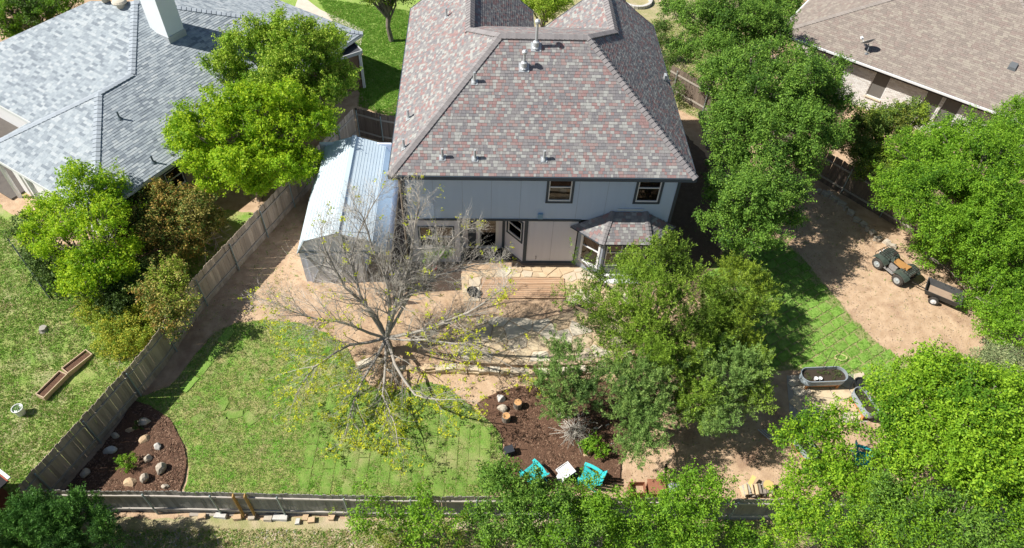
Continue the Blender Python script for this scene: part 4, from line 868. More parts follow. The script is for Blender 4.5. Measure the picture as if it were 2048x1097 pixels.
def leaf_cloud(blobs, rng, dens=60, per=26, cs=.2, leaf=.075, mats=3, up=.5, low=.35, asp=.55, holes=.0):
    C = []; S = []
    for bi, (x, y, z, rx, ry, rz) in enumerate(blobs):
        area = 4*math.pi*((rx*ry)**1.6/3+2*(rx*rz)**1.6/3)**(1/1.6); n = int(area*dens*.46)
        d = rng.normal(size=(n, 3)); d /= np.linalg.norm(d, axis=1)[:, None]
        keep = (d[:, 2] > -.25) | (rng.random(n) < low); d = d[keep]
        ph = rng.uniform(0, 6.28, 6)
        bump = 1+.2*np.sin(d[:, 0]*5+ph[0])*np.sin(d[:, 1]*5+ph[1])+.16*np.sin(d[:, 2]*7+ph[2]+d[:, 0]*4)+.07*np.sin(d[:, 1]*13+ph[3])*np.sin(d[:, 0]*12+ph[4])
        rad = bump*(1-np.abs(rng.normal(0, .16, len(d)))); c = d*rad[:, None]*np.array([rx, ry, rz])+np.array([x, y, z])
        # thin out what lies deep inside other clumps
        for bj, q in enumerate(blobs):
            if bj == bi: continue
            t = (((c-np.array(q[:3]))/np.array(q[3:6]))**2).sum(1); kp = (t > .62) | (rng.random(len(c)) < .12); c = c[kp]; d = d[kp]
        if True:
            h = np.sin(c[:, 0]*3.1+ph[0])+np.sin(c[:, 1]*2.7+ph[1])+np.sin(c[:, 2]*3.7+ph[2]); kp = h > -1.1+holes; c = c[kp]; d = d[kp]
        C.append(c); S.append(d)
    C = np.concatenate(C); S = np.concatenate(S); n = len(C)
    g = np.array([gz(y) for y in C[:, 1]]); kp = C[:, 2] > g+.05; C = C[kp]; S = S[kp]; n = len(C)
    tone = np.clip((np.sin(C[:, 0]*2.1+C[:, 2])+np.sin(C[:, 1]*1.7)+rng.normal(0, 1.1, n))*.5*mats/3+mats/2, 0, mats-.01)
    k = rng.integers(max(2, int(per*.8)), int(per*2.4), n); idx = np.repeat(np.arange(n), k); N = len(idx)
    sd = S*.7+rng.normal(0, .55, S.shape)+np.array([0, 0, .35]); sd /= np.linalg.norm(sd, axis=1)[:, None]; q = rng.random(N); ln = (cs*2.4*rng.uniform(.3, 1.3, n))[idx]
    P = C[idx]+sd[idx]*(q*ln)[:, None]+rng.normal(size=(N, 3))*(cs*(.62-.4*q))[:, None]
    tn = np.clip(tone[idx]+rng.normal(0, .5, N), 0, mats-.01).astype(int)
    return C, P, S[idx], tn
def leaf_mesh(name, P, S, tn, mats, rng, leaf, up=.5, asp=.5):
    N = len(P); nrm = rng.normal(size=(N, 3))*.75+S*.5+np.array([0, 0, up]); nrm /= np.linalg.norm(nrm, axis=1)[:, None]
    t = np.cross(nrm, rng.normal(size=(N, 3))); t /= np.linalg.norm(t, axis=1)[:, None]; s_ = np.cross(nrm, t)
    L = (leaf*.66*rng.uniform(.6, 1.35, N))[:, None]; W = L*asp
    V = np.stack([P-t*L, P+s_*W+nrm*W*.25, P+t*L, P-s_*W+nrm*W*.25], 1).reshape(-1, 3)
    return mesh_np(name, V, np.arange(N*4).reshape(-1, 4), mats, tn, 4)
def spray_mesh(name, C, D, mats, rng, length=.42, per=34, nl=.075, wdt=.009, tone=None):
    n = len(C); D = D*.55+np.array([0, 0, .75])+rng.normal(0, .3, (n, 3)); D /= np.linalg.norm(D, axis=1)[:, None]
    L = length*rng.uniform(.6, 1.3, n); idx = np.repeat(np.arange(n), per); N = len(idx); t = rng.random(N)
    side = rng.normal(size=(N, 3)); side -= (side*D[idx]).sum(1)[:, None]*D[idx]; side /= np.linalg.norm(side, axis=1)[:, None]
    rad = (.10*(1-t)+.012)*rng.uniform(.1, 1.1, N)*L[idx]/length
    P = C[idx]+D[idx]*(t*L[idx])[:, None]+side*rad[:, None]
    dr = D[idx]*.8+side*.75+rng.normal(0, .25, (N, 3)); dr /= np.linalg.norm(dr, axis=1)[:, None]; w_ = np.cross(dr, rng.normal(size=(N, 3))); w_ /= np.linalg.norm(w_, axis=1)[:, None]
    ln = (nl*rng.uniform(.6, 1.4, N))[:, None]; W = wdt*rng.uniform(.7, 1.4, N)[:, None]
    V = np.stack([P-w_*W, P+dr*ln*.6-w_*W*1.5, P+dr*ln, P+w_*W], 1).reshape(-1, 3)
    tt = np.clip(tone[idx]+rng.normal(0, .5, N), 0, len(mats)-.01).astype(int)
    return mesh_np(name, V, np.arange(N*4).reshape(-1, 4), mats, tt, 4)
M_bark = mat('grey brown bark', (.17, .14, .115), (.26, .225, .19), scale=5, rough=.95, bump=.02, bscale=18)
M_bark2 = mat('pale grey bark', (.36, .34, .30), (.27, .25, .215), scale=4, rough=.95, bump=.01, bscale=20)
def limbs(blobs, base, rng, r0=.16, twigs=0, C=None):
    mb = MB(); c = np.mean([b[:3] for b in blobs], 0); B = np.array([base[0], base[1], gz(base[1])-.1]); top = B+(c-B)*.55; top[2] = max(B[2]+.5, min(c[2], B[2]+(c[2]-B[2])*.6))
    mid = (B+top)/2+rng.normal(0, .12, 3)*np.array([1, 1, 0]); mb.tube([B, B+np.array([0, 0, .15]), mid, top], [r0*1.5, r0*1.15, r0, r0*.8], 8)
    for b in [q for q in blobs if q[3] > .3][:40]:
        e = np.array(b[:3]); s0 = B+(top-B)*rng.uniform(.6, 1); m = (s0+e)/2+rng.normal(0, .2, 3); L = np.linalg.norm(e-s0)
        mb.tube([s0, m, e], [r0*.5, r0*.35, r0*.16], 6)
        for _ in range(3):
            d = rng.normal(size=3); d[2] = abs(d[2])*.7; d /= np.linalg.norm(d); q = e+d*np.array(b[3:6])*.85; mb.tube([m+(e-m)*rng.uniform(.2, 1), (m+q)/2+rng.normal(0, .1, 3), q], [r0*.18, r0*.12, .012], 4)
    return mb
SEED = [100]; TRI = [0]
def tree(name, cat, label, B, base, mats, group=None, leaf=.075, dens=60, per=26, cs=.2, r0=.14, style='leaf', up=.5, asp=.5, bark=None, low=.35, holes=0., length=.58):
    SEED[0] += 1; rng = np.random.default_rng(SEED[0]); bl = mkblobs(B, style == 'spray')
    if base is None: c = np.mean([b[:2] for b in bl], 0); base = (c[0], c[1])
    elif len(base) == 2: base = g2(*base)
    t = thing(name, (base[0], base[1], gz(base[1])), label, cat, group); o = np.array(wloc(t))
    C, P, S, tn = leaf_cloud(bl, rng, dens, per if style == 'leaf' else 2, cs, leaf, len(mats), up, low, asp, holes)
    if style == 'leaf': me = leaf_mesh('crown', P-o, S, tn, mats, rng, leaf, up, asp); TRI[0] += len(P)*2
    else:
        D = []; 
        bc = np.array([b[:3] for b in bl]); dd = ((C[:, None]-bc[None])**2).sum(2).argmin(1); D = C-bc[dd]; D /= np.linalg.norm(D, axis=1)[:, None]+1e-6
        tone = np.clip(np.sin(C[:, 0]*1.9)+np.sin(C[:, 1]*2.3+C[:, 2])*.8+1.5+rng.normal(0, .5, len(C)), 0, len(mats)-.01)
        me = spray_mesh('crown', C-o, D, mats, rng, length, per, tone=tone); TRI[0] += len(C)*per*2
    child('foliage' if cat in ('shrub', 'plant') else 'crown', me, t)
    obj('trunk' if cat == 'tree' else 'stem', limbs(bl, base, rng, r0), bark or M_bark, t)
    return t
Lelm = leafset('elm', [(.24, .43, .02), (.34, .50, .025), (.14, .29, .012)], .45)
Lpear = leafset('pear', [(.20, .36, .03), (.31, .44, .06), (.12, .25, .02)], .35)
Loak = leafset('live oak', [(.09, .20, .03), (.15, .29, .045), (.05, .125, .02)], .3)
Lmes = leafset('mesquite', [(.12, .27, .02), (.19, .37, .03), (.07, .18, .015)], .4)
Lpec = leafset('pecan', [(.15, .31, .02), (.24, .42, .03), (.08, .20, .015)], .4)
Lpho = leafset('photinia', [(.15, .19, .035), (.30, .22, .06), (.08, .14, .025), (.30, .29, .09)], .25)
Ldark = leafset('dark shrub', [(.05, .10, .02), (.08, .15, .03), (.035, .07, .015)], .2)
Lcov = leafset('ground cover', [(.22, .33, .04), (.36, .38, .05), (.14, .25, .03)], .35)
Lced = leafset('cedar', [(.045, .13, .025), (.08, .2, .035), (.03, .09, .02)], .2)
Ljun = leafset('juniper', [(.13, .24, .025), (.21, .34, .045), (.055, .11, .012)], .2)
Lblu = leafset('blue juniper', [(.13, .24, .065), (.19, .31, .09), (.075, .15, .045)], .2)
Lsil = leafset('silver shrub', [(.22, .29, .15), (.3, .36, .2), (.14, .2, .1)], .25)
TL, TR = 'trees and shrubs on the left', None
tree('pear_tree', 'tree', 'upright yellow-green tree with pointed tops right of the white chimney', [(480, 100, 5, 34, 1.5), (535, 95, 5, 44, 1.4), (590, 120, 5, 58, 1.2), (650, 105, 4.5, 45, 1.3), (690, 165, 3.5, 34, 1.1), (455, 140, 4, 38, 1.2), (560, 175, 4, 62), (640, 200, 3.5, 52), (505, 60, 6, 14, 2.5), (560, 55, 6, 14, 2.5), (620, 70, 5.5, 16, 2)], (600, 250), Lpear, leaf=.08, dens=50, up=.3)
tree('elm_tree', 'tree', 'broad bright lime green tree leaning over the fence beside the metal shed', [(430, 250, 4, 66), (520, 225, 4.5, 76), (600, 245, 4, 58), (395, 315, 3, 50), (480, 330, 3, 66), (560, 325, 3, 60), (640, 255, 3, 40), (372, 258, 3.5, 30), (610, 335, 2.5, 34), (430, 365, 2.2, 34), (350, 285, 3, 22), (520, 375, 2.2, 34)], (520, 400), Lelm, leaf=.085, dens=48, per=24, holes=.3)
tree('young_elm', 'tree', 'airy bright green tree in the left yard in front of the grey roof corner', [(178, 365, 3.5, 38, 1.2), (140, 425, 3, 52), (225, 375, 3, 34, 1.2), (200, 450, 3, 50), (115, 490, 2.5, 48), (190, 530, 2.2, 52), (95, 440, 2, 40), (250, 505, 2, 40), (150, 570, 1.4, 36), (235, 420, 2.5, 38)], (215, 600), Lelm, leaf=.08, dens=40, per=22, holes=.7, r0=.09)
tree('photinia_bush', 'shrub', 'bush with rusty new leaves under the brick wall of the grey roofed house', [(340, 405, 2, 40), (390, 415, 2, 34), (300, 405, 1.8, 34), (300, 450, 1.4, 50), (345, 480, 1.2, 50), (425, 440, 1.1, 28), (270, 480, 1, 44)], None, Lpho, leaf=.075, dens=55)
tree('photinia_bush', 'shrub', 'pinkish yellow bush spilling over the long tan fence', [(340, 555, 1.9, 32), (352, 612, 1.5, 32), (312, 592, 1.5, 32), (352, 652, 1.0, 24), (330, 640, 1.2, 28)], None, Lpho[1:]+Lcov[:1], leaf=.07, dens=60)
tree('evergreen_bush', 'shrub', 'dark green bush behind the slatted garden fence at the left', [(62, 465, 1.5, 32), (95, 520, 1.2, 34), (120, 560, 1, 34), (270, 560, 1, 46), (240, 600, .8, 40)], None, Ldark, leaf=.07, dens=60)
tree('low_shrub', 'shrub', 'low yellow-green sprawling shrub against the outside of the long fence', [(230, 660, .4, 40), (200, 625, .5, 34), (262, 690, .4, 30), (282, 640, .6, 34), (215, 700, .3, 28), (240, 720, .2, 18)], None, Lcov, leaf=.06, dens=70, per=22, cs=.16, r0=.04)
G_OAK = 'live oaks between the lavender house and the right neighbour'
tree('live_oak', 'tree', 'live oak at the top of the photo, farthest of the oak row', [(1400, 40, 5, 58), (1480, 55, 5, 72), (1440, 110, 4.5, 52), (1530, 25, 5, 44), (1375, 100, 4, 30), (1345, 20, 4, 30), (1545, 75, 4.5, 40)], (1480, 150), Loak, G_OAK, leaf=.07, dens=50)
tree('live_oak', 'tree', 'biggest live oak, its crown touching the white brick wall', [(1450, 170, 6, 60), (1540, 175, 6.5, 88), (1615, 160, 6, 62), (1650, 215, 5, 42), (1480, 245, 5.5, 72), (1560, 270, 5.5, 78), (1630, 270, 5, 52), (1520, 340, 4.5, 56), (1455, 315, 4.5, 44), (1595, 335, 4, 38)], (1440, 340), Loak, G_OAK, leaf=.07, dens=52, r0=.24)
tree('live_oak', 'tree', 'nearest live oak, standing by the right end of the bay window', [(1440, 385, 4, 42), (1500, 400, 4.5, 66), (1560, 390, 4, 44), (1440, 452, 3.5, 44), (1520, 460, 3.5, 48), (1412, 430, 3.5, 24), (1570, 440, 3.2, 28), (1480, 500, 2.8, 16)], (1490, 520), Loak, G_OAK, leaf=.07, dens=54, r0=.2)
# bare limb of the oak seen in the shade beside the house
p0 = gnd(1425, 330); mb = MB(); q1 = bz(1405, 230, 3); q2 = bz(1452, 292, 2.6); mb.tube([p0, p0+np.array([-.1, 0, 1.2]), q2], [.26, .22, .17], 10); mb.tube([p0+np.array([-.1, 0, 1.1]), bz(1418, 296, 2.0), bz(1400, 225, 2.8)], [.2, .17, .12], 8)
simple('oak_trunk', 'tree trunk', 'thick forked grey oak trunk in the dark gap right of the lavender house', mb, M_bark)
tree('mesquite_tree', 'tree', 'wide bright green tree in front of the white brick house', [(1850, 325, 4, 66), (1930, 300, 4.5, 66), (2010, 305, 4, 66), (1820, 395, 3.5, 58), (1900, 395, 4, 80), (2000, 410, 3.5, 84), (1795, 425, 3, 38), (1880, 465, 3, 46), (1970, 495, 2.5, 66), (2040, 500, 2.5, 50), (2030, 235, 4, 34)], (1960, 480), Lmes, leaf=.065, dens=48, per=28, r0=.2)
tree('photinia_tree', 'shrub', 'dark bronze leaved bush below the white brick wall windows', [(1735, 262, 2.5, 40), (1785, 250, 2.5, 38), (1740, 330, 2, 42), (1700, 290, 2.2, 36), (1780, 320, 1.8, 30), (1830, 235, 2.2, 28)], None, Lpho[:1]+Lpho[2:3]+Ldark[1:2]+Lcov[:1], leaf=.075, dens=55)
tree('hedge_shrub', 'shrub', 'loose green shrub behind the parked quad bike', [(1850, 505, .8, 26), (1915, 520, 1.2, 36), (1965, 560, 1.2, 46), (2020, 580, 1.5, 52), (1985, 640, 1, 42), (2035, 670, 1.2, 48), (1945, 600, .6, 24)], None, Lmes, leaf=.065, dens=55, r0=.06, holes=.3)
tree('silver_shrub', 'shrub', 'pale silvery green shrub at the right edge below the dirt yard', [(1985, 735, 1.5, 46), (2030, 755, 1.6, 40), (1945, 745, 1.2, 28)], None, Lsil, leaf=.055, dens=60, r0=.06)
tree('pecan_tree', 'tree', 'large bright green tree filling the lower right corner inside the fence', [(1870, 765, 4, 66), (1785, 790, 3.5, 46), (1850, 835, 4, 78), (1950, 815, 4.5, 86), (2020, 800, 4, 60), (1900, 915, 4, 86), (2000, 920, 4, 84), (1812, 890, 3, 48), (1790, 960, 2.5, 50)], (1900, 960), Lpec, leaf=.075, dens=48, per=26, r0=.22)
tree('pecan_sapling', 'tree', 'smaller bright green tree shading the bottom edge of the planter pad', [(1640, 862, 2.5, 48), (1690, 845, 2.5, 36), (1590, 880, 2.2, 34), (1610, 925, 2, 42), (1670, 945, 2, 46), (1590, 975, 1.6, 36), (1720, 970, 1.8, 42), (1700, 890, 2.2, 24)], (1650, 960), Lpec, leaf=.075, dens=42, per=24, holes=.5, r0=.08)
GB = 'shrubs growing outside the bottom fence'
for lab, B_, mt, dn, hl in (
    ('dense green shrub at the bottom edge near the white side table', [(1000, 965, 2.4, 46), (1045, 985, 2.3, 36), (1060, 1020, 2, 58), (1140, 1045, 2, 66), (985, 1050, 1.6, 48), (1060, 1085, 1.4, 40)], Loak+Lmes[:1], 58, 0),
    ('bright green shrub at the bottom edge between rusty boxes and white side table', [(1195, 1030, 1.8, 50), (1230, 1075, 1.4, 40), (1180, 985, 1.6, 26), (1260, 1000, 1.2, 16)], Lmes, 50, .2),
    ('low straggly shrub at the bottom edge right of the golden fence boards', [(730, 1040, 1, 38), (790, 1060, 1, 48), (850, 1050, 1.2, 44), (905, 1060, 1.2, 44), (740, 990, 1.1, 18), (840, 1000, 1.2, 22)], Lmes+Lpho[:1], 42, .4),
    ('shrub with upright shoots in front of the rusty metal boxes', [(1300, 1050, 1.5, 48), (1355, 1020, 1.8, 44), (1400, 975, 2.2, 38), (1440, 975, 2.2, 28), (1350, 985, 2, 28), (1400, 1050, 1.4, 44), (1345, 1085, 1, 36)], Lmes, 42, .3),
    ('wide green shrub at the bottom right, left of the fence post shadow', [(1590, 1040, 1.8, 44), (1660, 1060, 2, 50), (1730, 1030, 2.2, 50), (1560, 1080, 1.2, 24)], Lpec, 50, .2),
    ('tall olive green shrub in the bottom right corner', [(1790, 1040, 2.5, 68), (1880, 1050, 3, 78), (1980, 1040, 3, 80), (2040, 990, 3, 50), (1930, 1090, 2.4, 50)], Loak+Lpec[:1], 50, .1),
    ('small bushy clump at the bottom edge under the firewood', [(1470, 1075, .6, 22), (1520, 1095, .5, 22)], Lmes, 60, 0)):
    tree('wild_shrub', 'shrub', lab, B_, None, mt, GB, leaf=.065, dens=dn, holes=hl, r0=.06)
tree('cedar_bush', 'shrub', 'deep green feathery bush in the bottom left corner', [(60, 1070, 1.4, 56), (130, 1040, 1.7, 48), (180, 1065, 1.4, 46), (50, 1035, 1.6, 30), (110, 1095, 1.2, 54), (235, 1068, .9, 24), (0, 1085, 1, 36)], None, Lced, style='spray', dens=90, per=50, r0=.08, length=.4)
tree('garden_tree', 'tree', 'green tree in the top left corner behind the grey roof', [(20, 18, 3, 48), (85, 28, 3, 40), (40, 58, 2, 30), (120, 5, 3, 34)], None, Lmes+Ldark[:1], leaf=.08, dens=40)
tree('garden_tree', 'tree', 'dark tree at the top edge on the lush lawn left of the lavender house', [(740, -22, 3.5, 36), (800, -12, 3, 34), (770, -35, 4, 40)], None, Lpear+Ldark, leaf=.08, dens=40)
tree('garden_shrub', 'shrub', 'yellow-green shrub in the gap between the two front roof wings', [(1090, 18, 3, 32), (1055, 8, 3, 24), (1120, 12, 3, 26), (1085, -10, 3, 30)], None, Lcov[:1]+Lpear, leaf=.07, dens=55)
tree('garden_shrub', 'shrub', 'row of small clipped shrubs along the right side of the lavender house', [(1322, 60, 1.2, 18), (1326, 90, 1.2, 20), (1334, 120, 1.1, 16), (1345, 150, .9, 14), (1352, 185, .8, 14)], None, Ldark+Loak[:1], leaf=.06, dens=60, r0=.04)
tree('garden_tree', 'tree', 'bush at the top edge left of the brown-grey roof', [(1570, 8, 2, 28), (1610, -18, 2.5, 34), (1590, 35, 1.5, 18)], None, Loak, leaf=.07, dens=50)
# junipers
tree('juniper_tree', 'tree', 'big olive green juniper in front of the bay window', [(1158, 520, 3.2, 18, 1.1), (1195, 565, 3.4, 28), (1262, 540, 4.0, 38), (1335, 520, 4.4, 44), (1295, 590, 4.4, 62), (1230, 625, 3.5, 48), (1365, 570, 4, 44), (1350, 640, 4, 50), (1175, 600, 3, 34), (1385, 690, 3, 46), (1300, 680, 3.5, 60), (1235, 690, 3, 44), (1185, 655, 2.6, 30), (1345, 735, 2.8, 44), (1415, 640, 3, 40), (1270, 600, 4, 50), (1125, 600, 2.8, 18)], (1300, 720), Ljun, style='spray', dens=62, per=40, r0=.16)
tree('juniper_tree', 'tree', 'lighter olive juniper to the right, over the shaded edge of the sod lawn', [(1470, 565, 2.3, 42), (1512, 580, 2.0, 28), (1468, 635, 2.2, 42), (1490, 695, 1.8, 32), (1430, 600, 2.6, 34), (1440, 670, 2.4, 38), (1525, 622, 1.7, 20)], (1470, 690), Ljun[1:]+Lcov[:1], style='spray', dens=56, per=62, r0=.1)
tree('juniper_tree', 'tree', 'small blue-green juniper left of the group, next to the stone edging', [(1130, 725, 2.2, 38, 1.1), (1098, 765, 1.6, 38), (1152, 800, 1.2, 40), (1108, 815, .9, 32), (1175, 760, 1.6, 26)], None, Lblu, style='spray', dens=75, per=62, r0=.07)
tree('juniper_tree', 'tree', 'blue-green juniper at the front of the group, reaching toward the bottom fence', [(1255, 775, 2.5, 44), (1310, 755, 2.5, 50), (1290, 835, 2, 46), (1275, 890, 1.4, 42), (1250, 835, 1.6, 30), (1225, 745, 2.2, 26), (1335, 810, 1.8, 30)], (1300, 850), Lblu+Ljun[:1], style='spray', dens=68, per=62, r0=.1)
tree('juniper_tree', 'tree', 'green juniper between the front juniper and the oval planter', [(1400, 765, 2.5, 50), (1460, 755, 2.5, 50), (1505, 740, 2, 32), (1420, 835, 1.8, 44), (1375, 815, 1.8, 36), (1490, 800, 1.8, 38), (1440, 710, 2.6, 34)], (1430, 830), Lblu[:2]+Ljun, style='spray', dens=64, per=62, r0=.12)
print('leaf tris', TRI[0])
# small plants
tree('shrub_rose', 'plant', 'small bright feathery plant alone in the left mulch bed', [(253, 925, -.45, 15)], None, Lcov[:1]+Lmes, leaf=.04, dens=120, per=26, cs=.08, r0=.015)
tree('flowering_shrub', 'plant', 'small dark rose bush with red flowers among the boulders of the left bed', [(285, 858, -.5, 12), (278, 850, -.5, 8)], None, Ldark+[mat('red petals', (.5, .02, .03))], leaf=.04, dens=120, per=26, cs=.07, r0=.015)
tree('leafy_shrub', 'plant', 'round glossy green shrub in the mulch right of the white side table', [(1185, 890, -.3, 17), (1200, 900, -.35, 14), (1172, 895, -.4, 11)], None, Lmes, leaf=.06, dens=90, per=26, cs=.1, r0=.02)
tree('potted_lilac', 'plant', 'green leafy plant standing behind the bare branches at the kitchen window', [(870, 492, 1.0, 15), (885, 505, .8, 14), (860, 520, .6, 12)], None, Lmes+Ldark[:1], leaf=.06, dens=80, per=24, cs=.1, r0=.02)
tree('sapling', 'plant', 'wispy young plant with bare stems at the outer corner of the fence boards', [(668, 1012, -.2, 14, 1.3)], None, Lpho[:1]+Lcov[:1], leaf=.045, dens=50, per=12, cs=.12, r0=.015)

# ------------------------------------------------------------------ the bare tree
rb = random.Random(21); wood = MB(); twig = MB(); tips = []
def rv(s_): return Vector((rb.gauss(0, s_), rb.gauss(0, s_), rb.gauss(0, s_)))
def grow(p, d, L, r, depth, lift):
    n = 4 if depth < 2 else 3; pts = [p.copy()]; rad = [r]; d = d.normalized(); q = p.copy()
    for i in range(n):
        d = (d+rv(.16)+Vector((0, 0, lift))).normalized(); q = q+d*L/n
        if q.z < gz(q.y)+.15: q.z = gz(q.y)+.15; d.z = abs(d.z)*.3
        pts.append(q.copy()); rad.append(r*(1-(i+1)/n*.62))
    (wood if depth < 2 else twig).tube(pts, rad, 6 if depth < 1 else (4 if depth < 2 else 3), caps=False)
    if depth >= 3: tips.append((pts[-1], d)); return
    k = {0: 9, 1: 7, 2: 4}[depth]
    for j in range(k):
        t = .2+.8*(j+rb.random()*.8)/k; x = t*n; i = min(n-1, int(x)); s0 = pts[i].lerp(pts[i+1], x-i); dd = (pts[i+1]-pts[i]).normalized()
        side = rv(1); side -= side.dot(dd)*dd; side.normalize(); nd = (dd*.85+side*rb.uniform(.45, .95)+Vector((0, 0, lift*1.5))).normalized()
        grow(s0, nd, L*rb.uniform(.42, .66), max(.004, rad[i]*.42), depth+1, lift*.8)
    grow(pts[-1], d, L*.5, rad[-1]*.8, depth+1, lift)
TB = Vector(gnd(778, 702)); fork = TB+Vector((-.05, .05, .85))
wood.tube([TB-Vector((0, 0, .15)), TB+Vector((.02, 0, .3)), fork], [.24, .17, .15], 9)
guides = [([(745, 625, -4.1), (690, 575, -3.9), (650, 500, -3.6)], .085, .05), ([(780, 610, -4.2), (765, 540, -4.0), (735, 460, -3.6)], .08, .06), ([(795, 600, -4.2), (815, 540, -4.0), (830, 450, -3.3)], .1, .06),
          ([(800, 600, -4.1), (850, 560, -3.6), (905, 480, -3.0)], .085, .05), ([(820, 590, -4.1), (880, 550, -3.7), (950, 530, -3.4)], .07, .03), ([(830, 665, -4.9), (900, 640, -5.0), (970, 605, -5.1)], .08, .0),
          ([(850, 680, -5.3), (930, 690, -5.9), (1000, 720, -6.3)], .045, -.02), ([(790, 730, -6.0), (830, 790, -7.3), (880, 800, -8.0)], .07, -.03), ([(750, 720, -5.6), (720, 770, -6.9), (700, 830, -7.9)], .075, -.03),
          ([(700, 690, -5.2), (650, 720, -6.2), (610, 760, -7.0)], .07, -.02), ([(700, 650, -4.8), (640, 640, -5.0), (590, 625, -5.0)], .065, .02), ([(770, 740, -6.0), (765, 790, -7.3), (790, 850, -8.6)], .06, -.04), ([(720, 590, -4.0), (700, 520, -3.4), (740, 420, -2.6)], .07, .06)]
for g, r0, lift in guides:
    P = [fork]+[Vector(byp(*q)) for q in g]
    for q in P[1:]: q.z = max(q.z, gz(q.y)+.4)
    m_ = [P[0]]
    for a, b in zip(P, P[1:]): m_ += [a.lerp(b, .5)+rv(.05), b]
    rad = [r0*(1-.6*i/(len(m_)-1)) for i in range(len(m_))]; wood.tube(m_, rad, 7, caps=False)
    for i in range(1, len(m_)-1):
        for _ in range(5 if lift > -.015 else 3):
            t = rb.random(); s0 = m_[i].lerp(m_[i+1], t); dd = (m_[i+1]-m_[i]).normalized(); side = rv(1); side -= side.dot(dd)*dd; side.normalize()
            grow(s0, dd*.8+side*rb.uniform(.4, .9)+Vector((0, 0, .15+lift)), rb.uniform(.9, 1.5), rad[i]*.42, 1 if lift > -.015 or rb.random() < .35 else 2, lift)
    grow(m_[-1], (m_[-1]-m_[-2]), 1.2, rad[-1]*.9, 0 if lift > -.02 else 1, lift)
bt = thing('bare_tree', tuple(TB), 'nearly leafless grey tree with a fan of fine branches in front of the shed', 'tree')
M_twig = mat('pale twig bark', (.50, .47, .42), (.38, .355, .31), scale=3, rough=.9)
obj('trunk', wood, mat('grey tree bark', (.29, .265, .23), (.38, .35, .31), scale=6, rough=.95, bump=.01), bt); obj('twigs', twig, M_twig, bt)['kind'] = 'stuff'
rng = np.random.default_rng(5); Lp = []
for p, d in tips:
    pr_ = .6 if p.y < -6.3 else .22 if p.y < -5.4 else (.03 if p.y < -4.6 else .012)
    if rng.random() < pr_:
        for _ in range(rng.integers(8, 18)): Lp.append(np.array(p)+rng.normal(0, .055, 3))
Lp = np.array(Lp); Lyg = leafset('new leaf', [(.42, .50, .03), (.50, .54, .04), (.32, .42, .03)], .4)
child('leaves', leaf_mesh('leaves', Lp-np.array(TB), np.zeros_like(Lp), rng.integers(0, 3, len(Lp)), Lyg, rng, .06, .5, .55), bt)['kind'] = 'stuff'
print('tips', len(tips), 'leaves', len(Lp), 'twig faces', len(twig.f), len(wood.f))
# ================================================================== things in the garden
# boulders
M_lime = mat('limestone boulder', (.50, .45, .37), (.36, .31, .25), scale=5, rough=.9, bump=.015, bscale=12)
M_limw = mat('white limestone boulder', (.56, .55, .52), (.44, .42, .39), scale=5, rough=.9, bump=.015, bscale=12)
M_limo = mat('ochre limestone boulder', (.52, .37, .22), (.42, .32, .22), scale=5, rough=.9, bump=.015, bscale=12)
def rock(P, rx, ry, rz, m, label, group, seed, ang=0., name='boulder', cat='rock'):
    r = random.Random(seed); import bmesh
    bm = bmesh.new(); bmesh.ops.create_icosphere(bm, subdivisions=2, radius=1)
    pl = [(Vector((r.gauss(0, 1), r.gauss(0, 1), r.gauss(0, .8))).normalized(), r.uniform(.55, .85)) for _ in range(9)]
    for v in bm.verts:
        for n_, d in pl:
            k = v.co.dot(n_)
            if k > d: v.co -= n_*(k-d)
        v.co = Vector((v.co.x*rx, v.co.y*ry, v.co.z*rz))*(1+r.uniform(-.03, .03))
    me = bpy.data.meshes.new(name); bm.to_mesh(me); bm.free(); me.materials.append(m)
    o = bpy.data.objects.new(name, me); COL.objects.link(o); o.location = (P[0], P[1], P[2]+rz*.55); o.rotation_euler = (r.uniform(-.1, .1), r.uniform(-.1, .1), ang+r.uniform(-.3, .3)); setp(o, label, cat, group)
GBL = 'boulders set in the left mulch bed'
for i, (u, v, rx, ry, rz, m, lab) in enumerate([
    (290, 848, .27, .2, .2, M_lime, 'grey boulder at the top of the left mulch bed behind the rose bush'), (262, 862, .22, .14, .14, M_limo, 'small tan boulder left of the rose bush in the mulch bed'),
    (233, 874, .2, .14, .16, M_lime, 'shaded grey boulder nearest the fence in the middle of the mulch bed'), (291, 881, .25, .2, .15, M_limo, 'ochre boulder just below the rose bush'),
    (219, 903, .34, .18, .16, M_limw, 'large flat white boulder at the edge of the fence shadow'), (317, 897, .17, .17, .18, M_limw, 'white boulder on the right of the mulch bed'),
    (298, 919, .18, .18, .2, M_lime, 'cream boulder in the middle of the mulch bed'), (325, 942, .2, .26, .28, M_lime, 'tall grey boulder at the right edge of the mulch bed'),
    (293, 960, .2, .22, .26, M_lime, 'upright boulder casting a long shadow near the bottom fence'), (262, 968, .27, .22, .14, M_limo, 'broad cream boulder beside the bottom fence'),
    (333, 976, .18, .12, .14, M_lime, 'small grey boulder tucked against the bottom fence boards'), (172, 950, .19, .2, .22, M_lime, 'lone grey boulder deep in the fence shadow at the corner')]):
    rock(gnd(u, v), rx, ry, rz, m, lab, GBL, 50+i)
GRI = 'stones around the bare tree and the tree stumps'
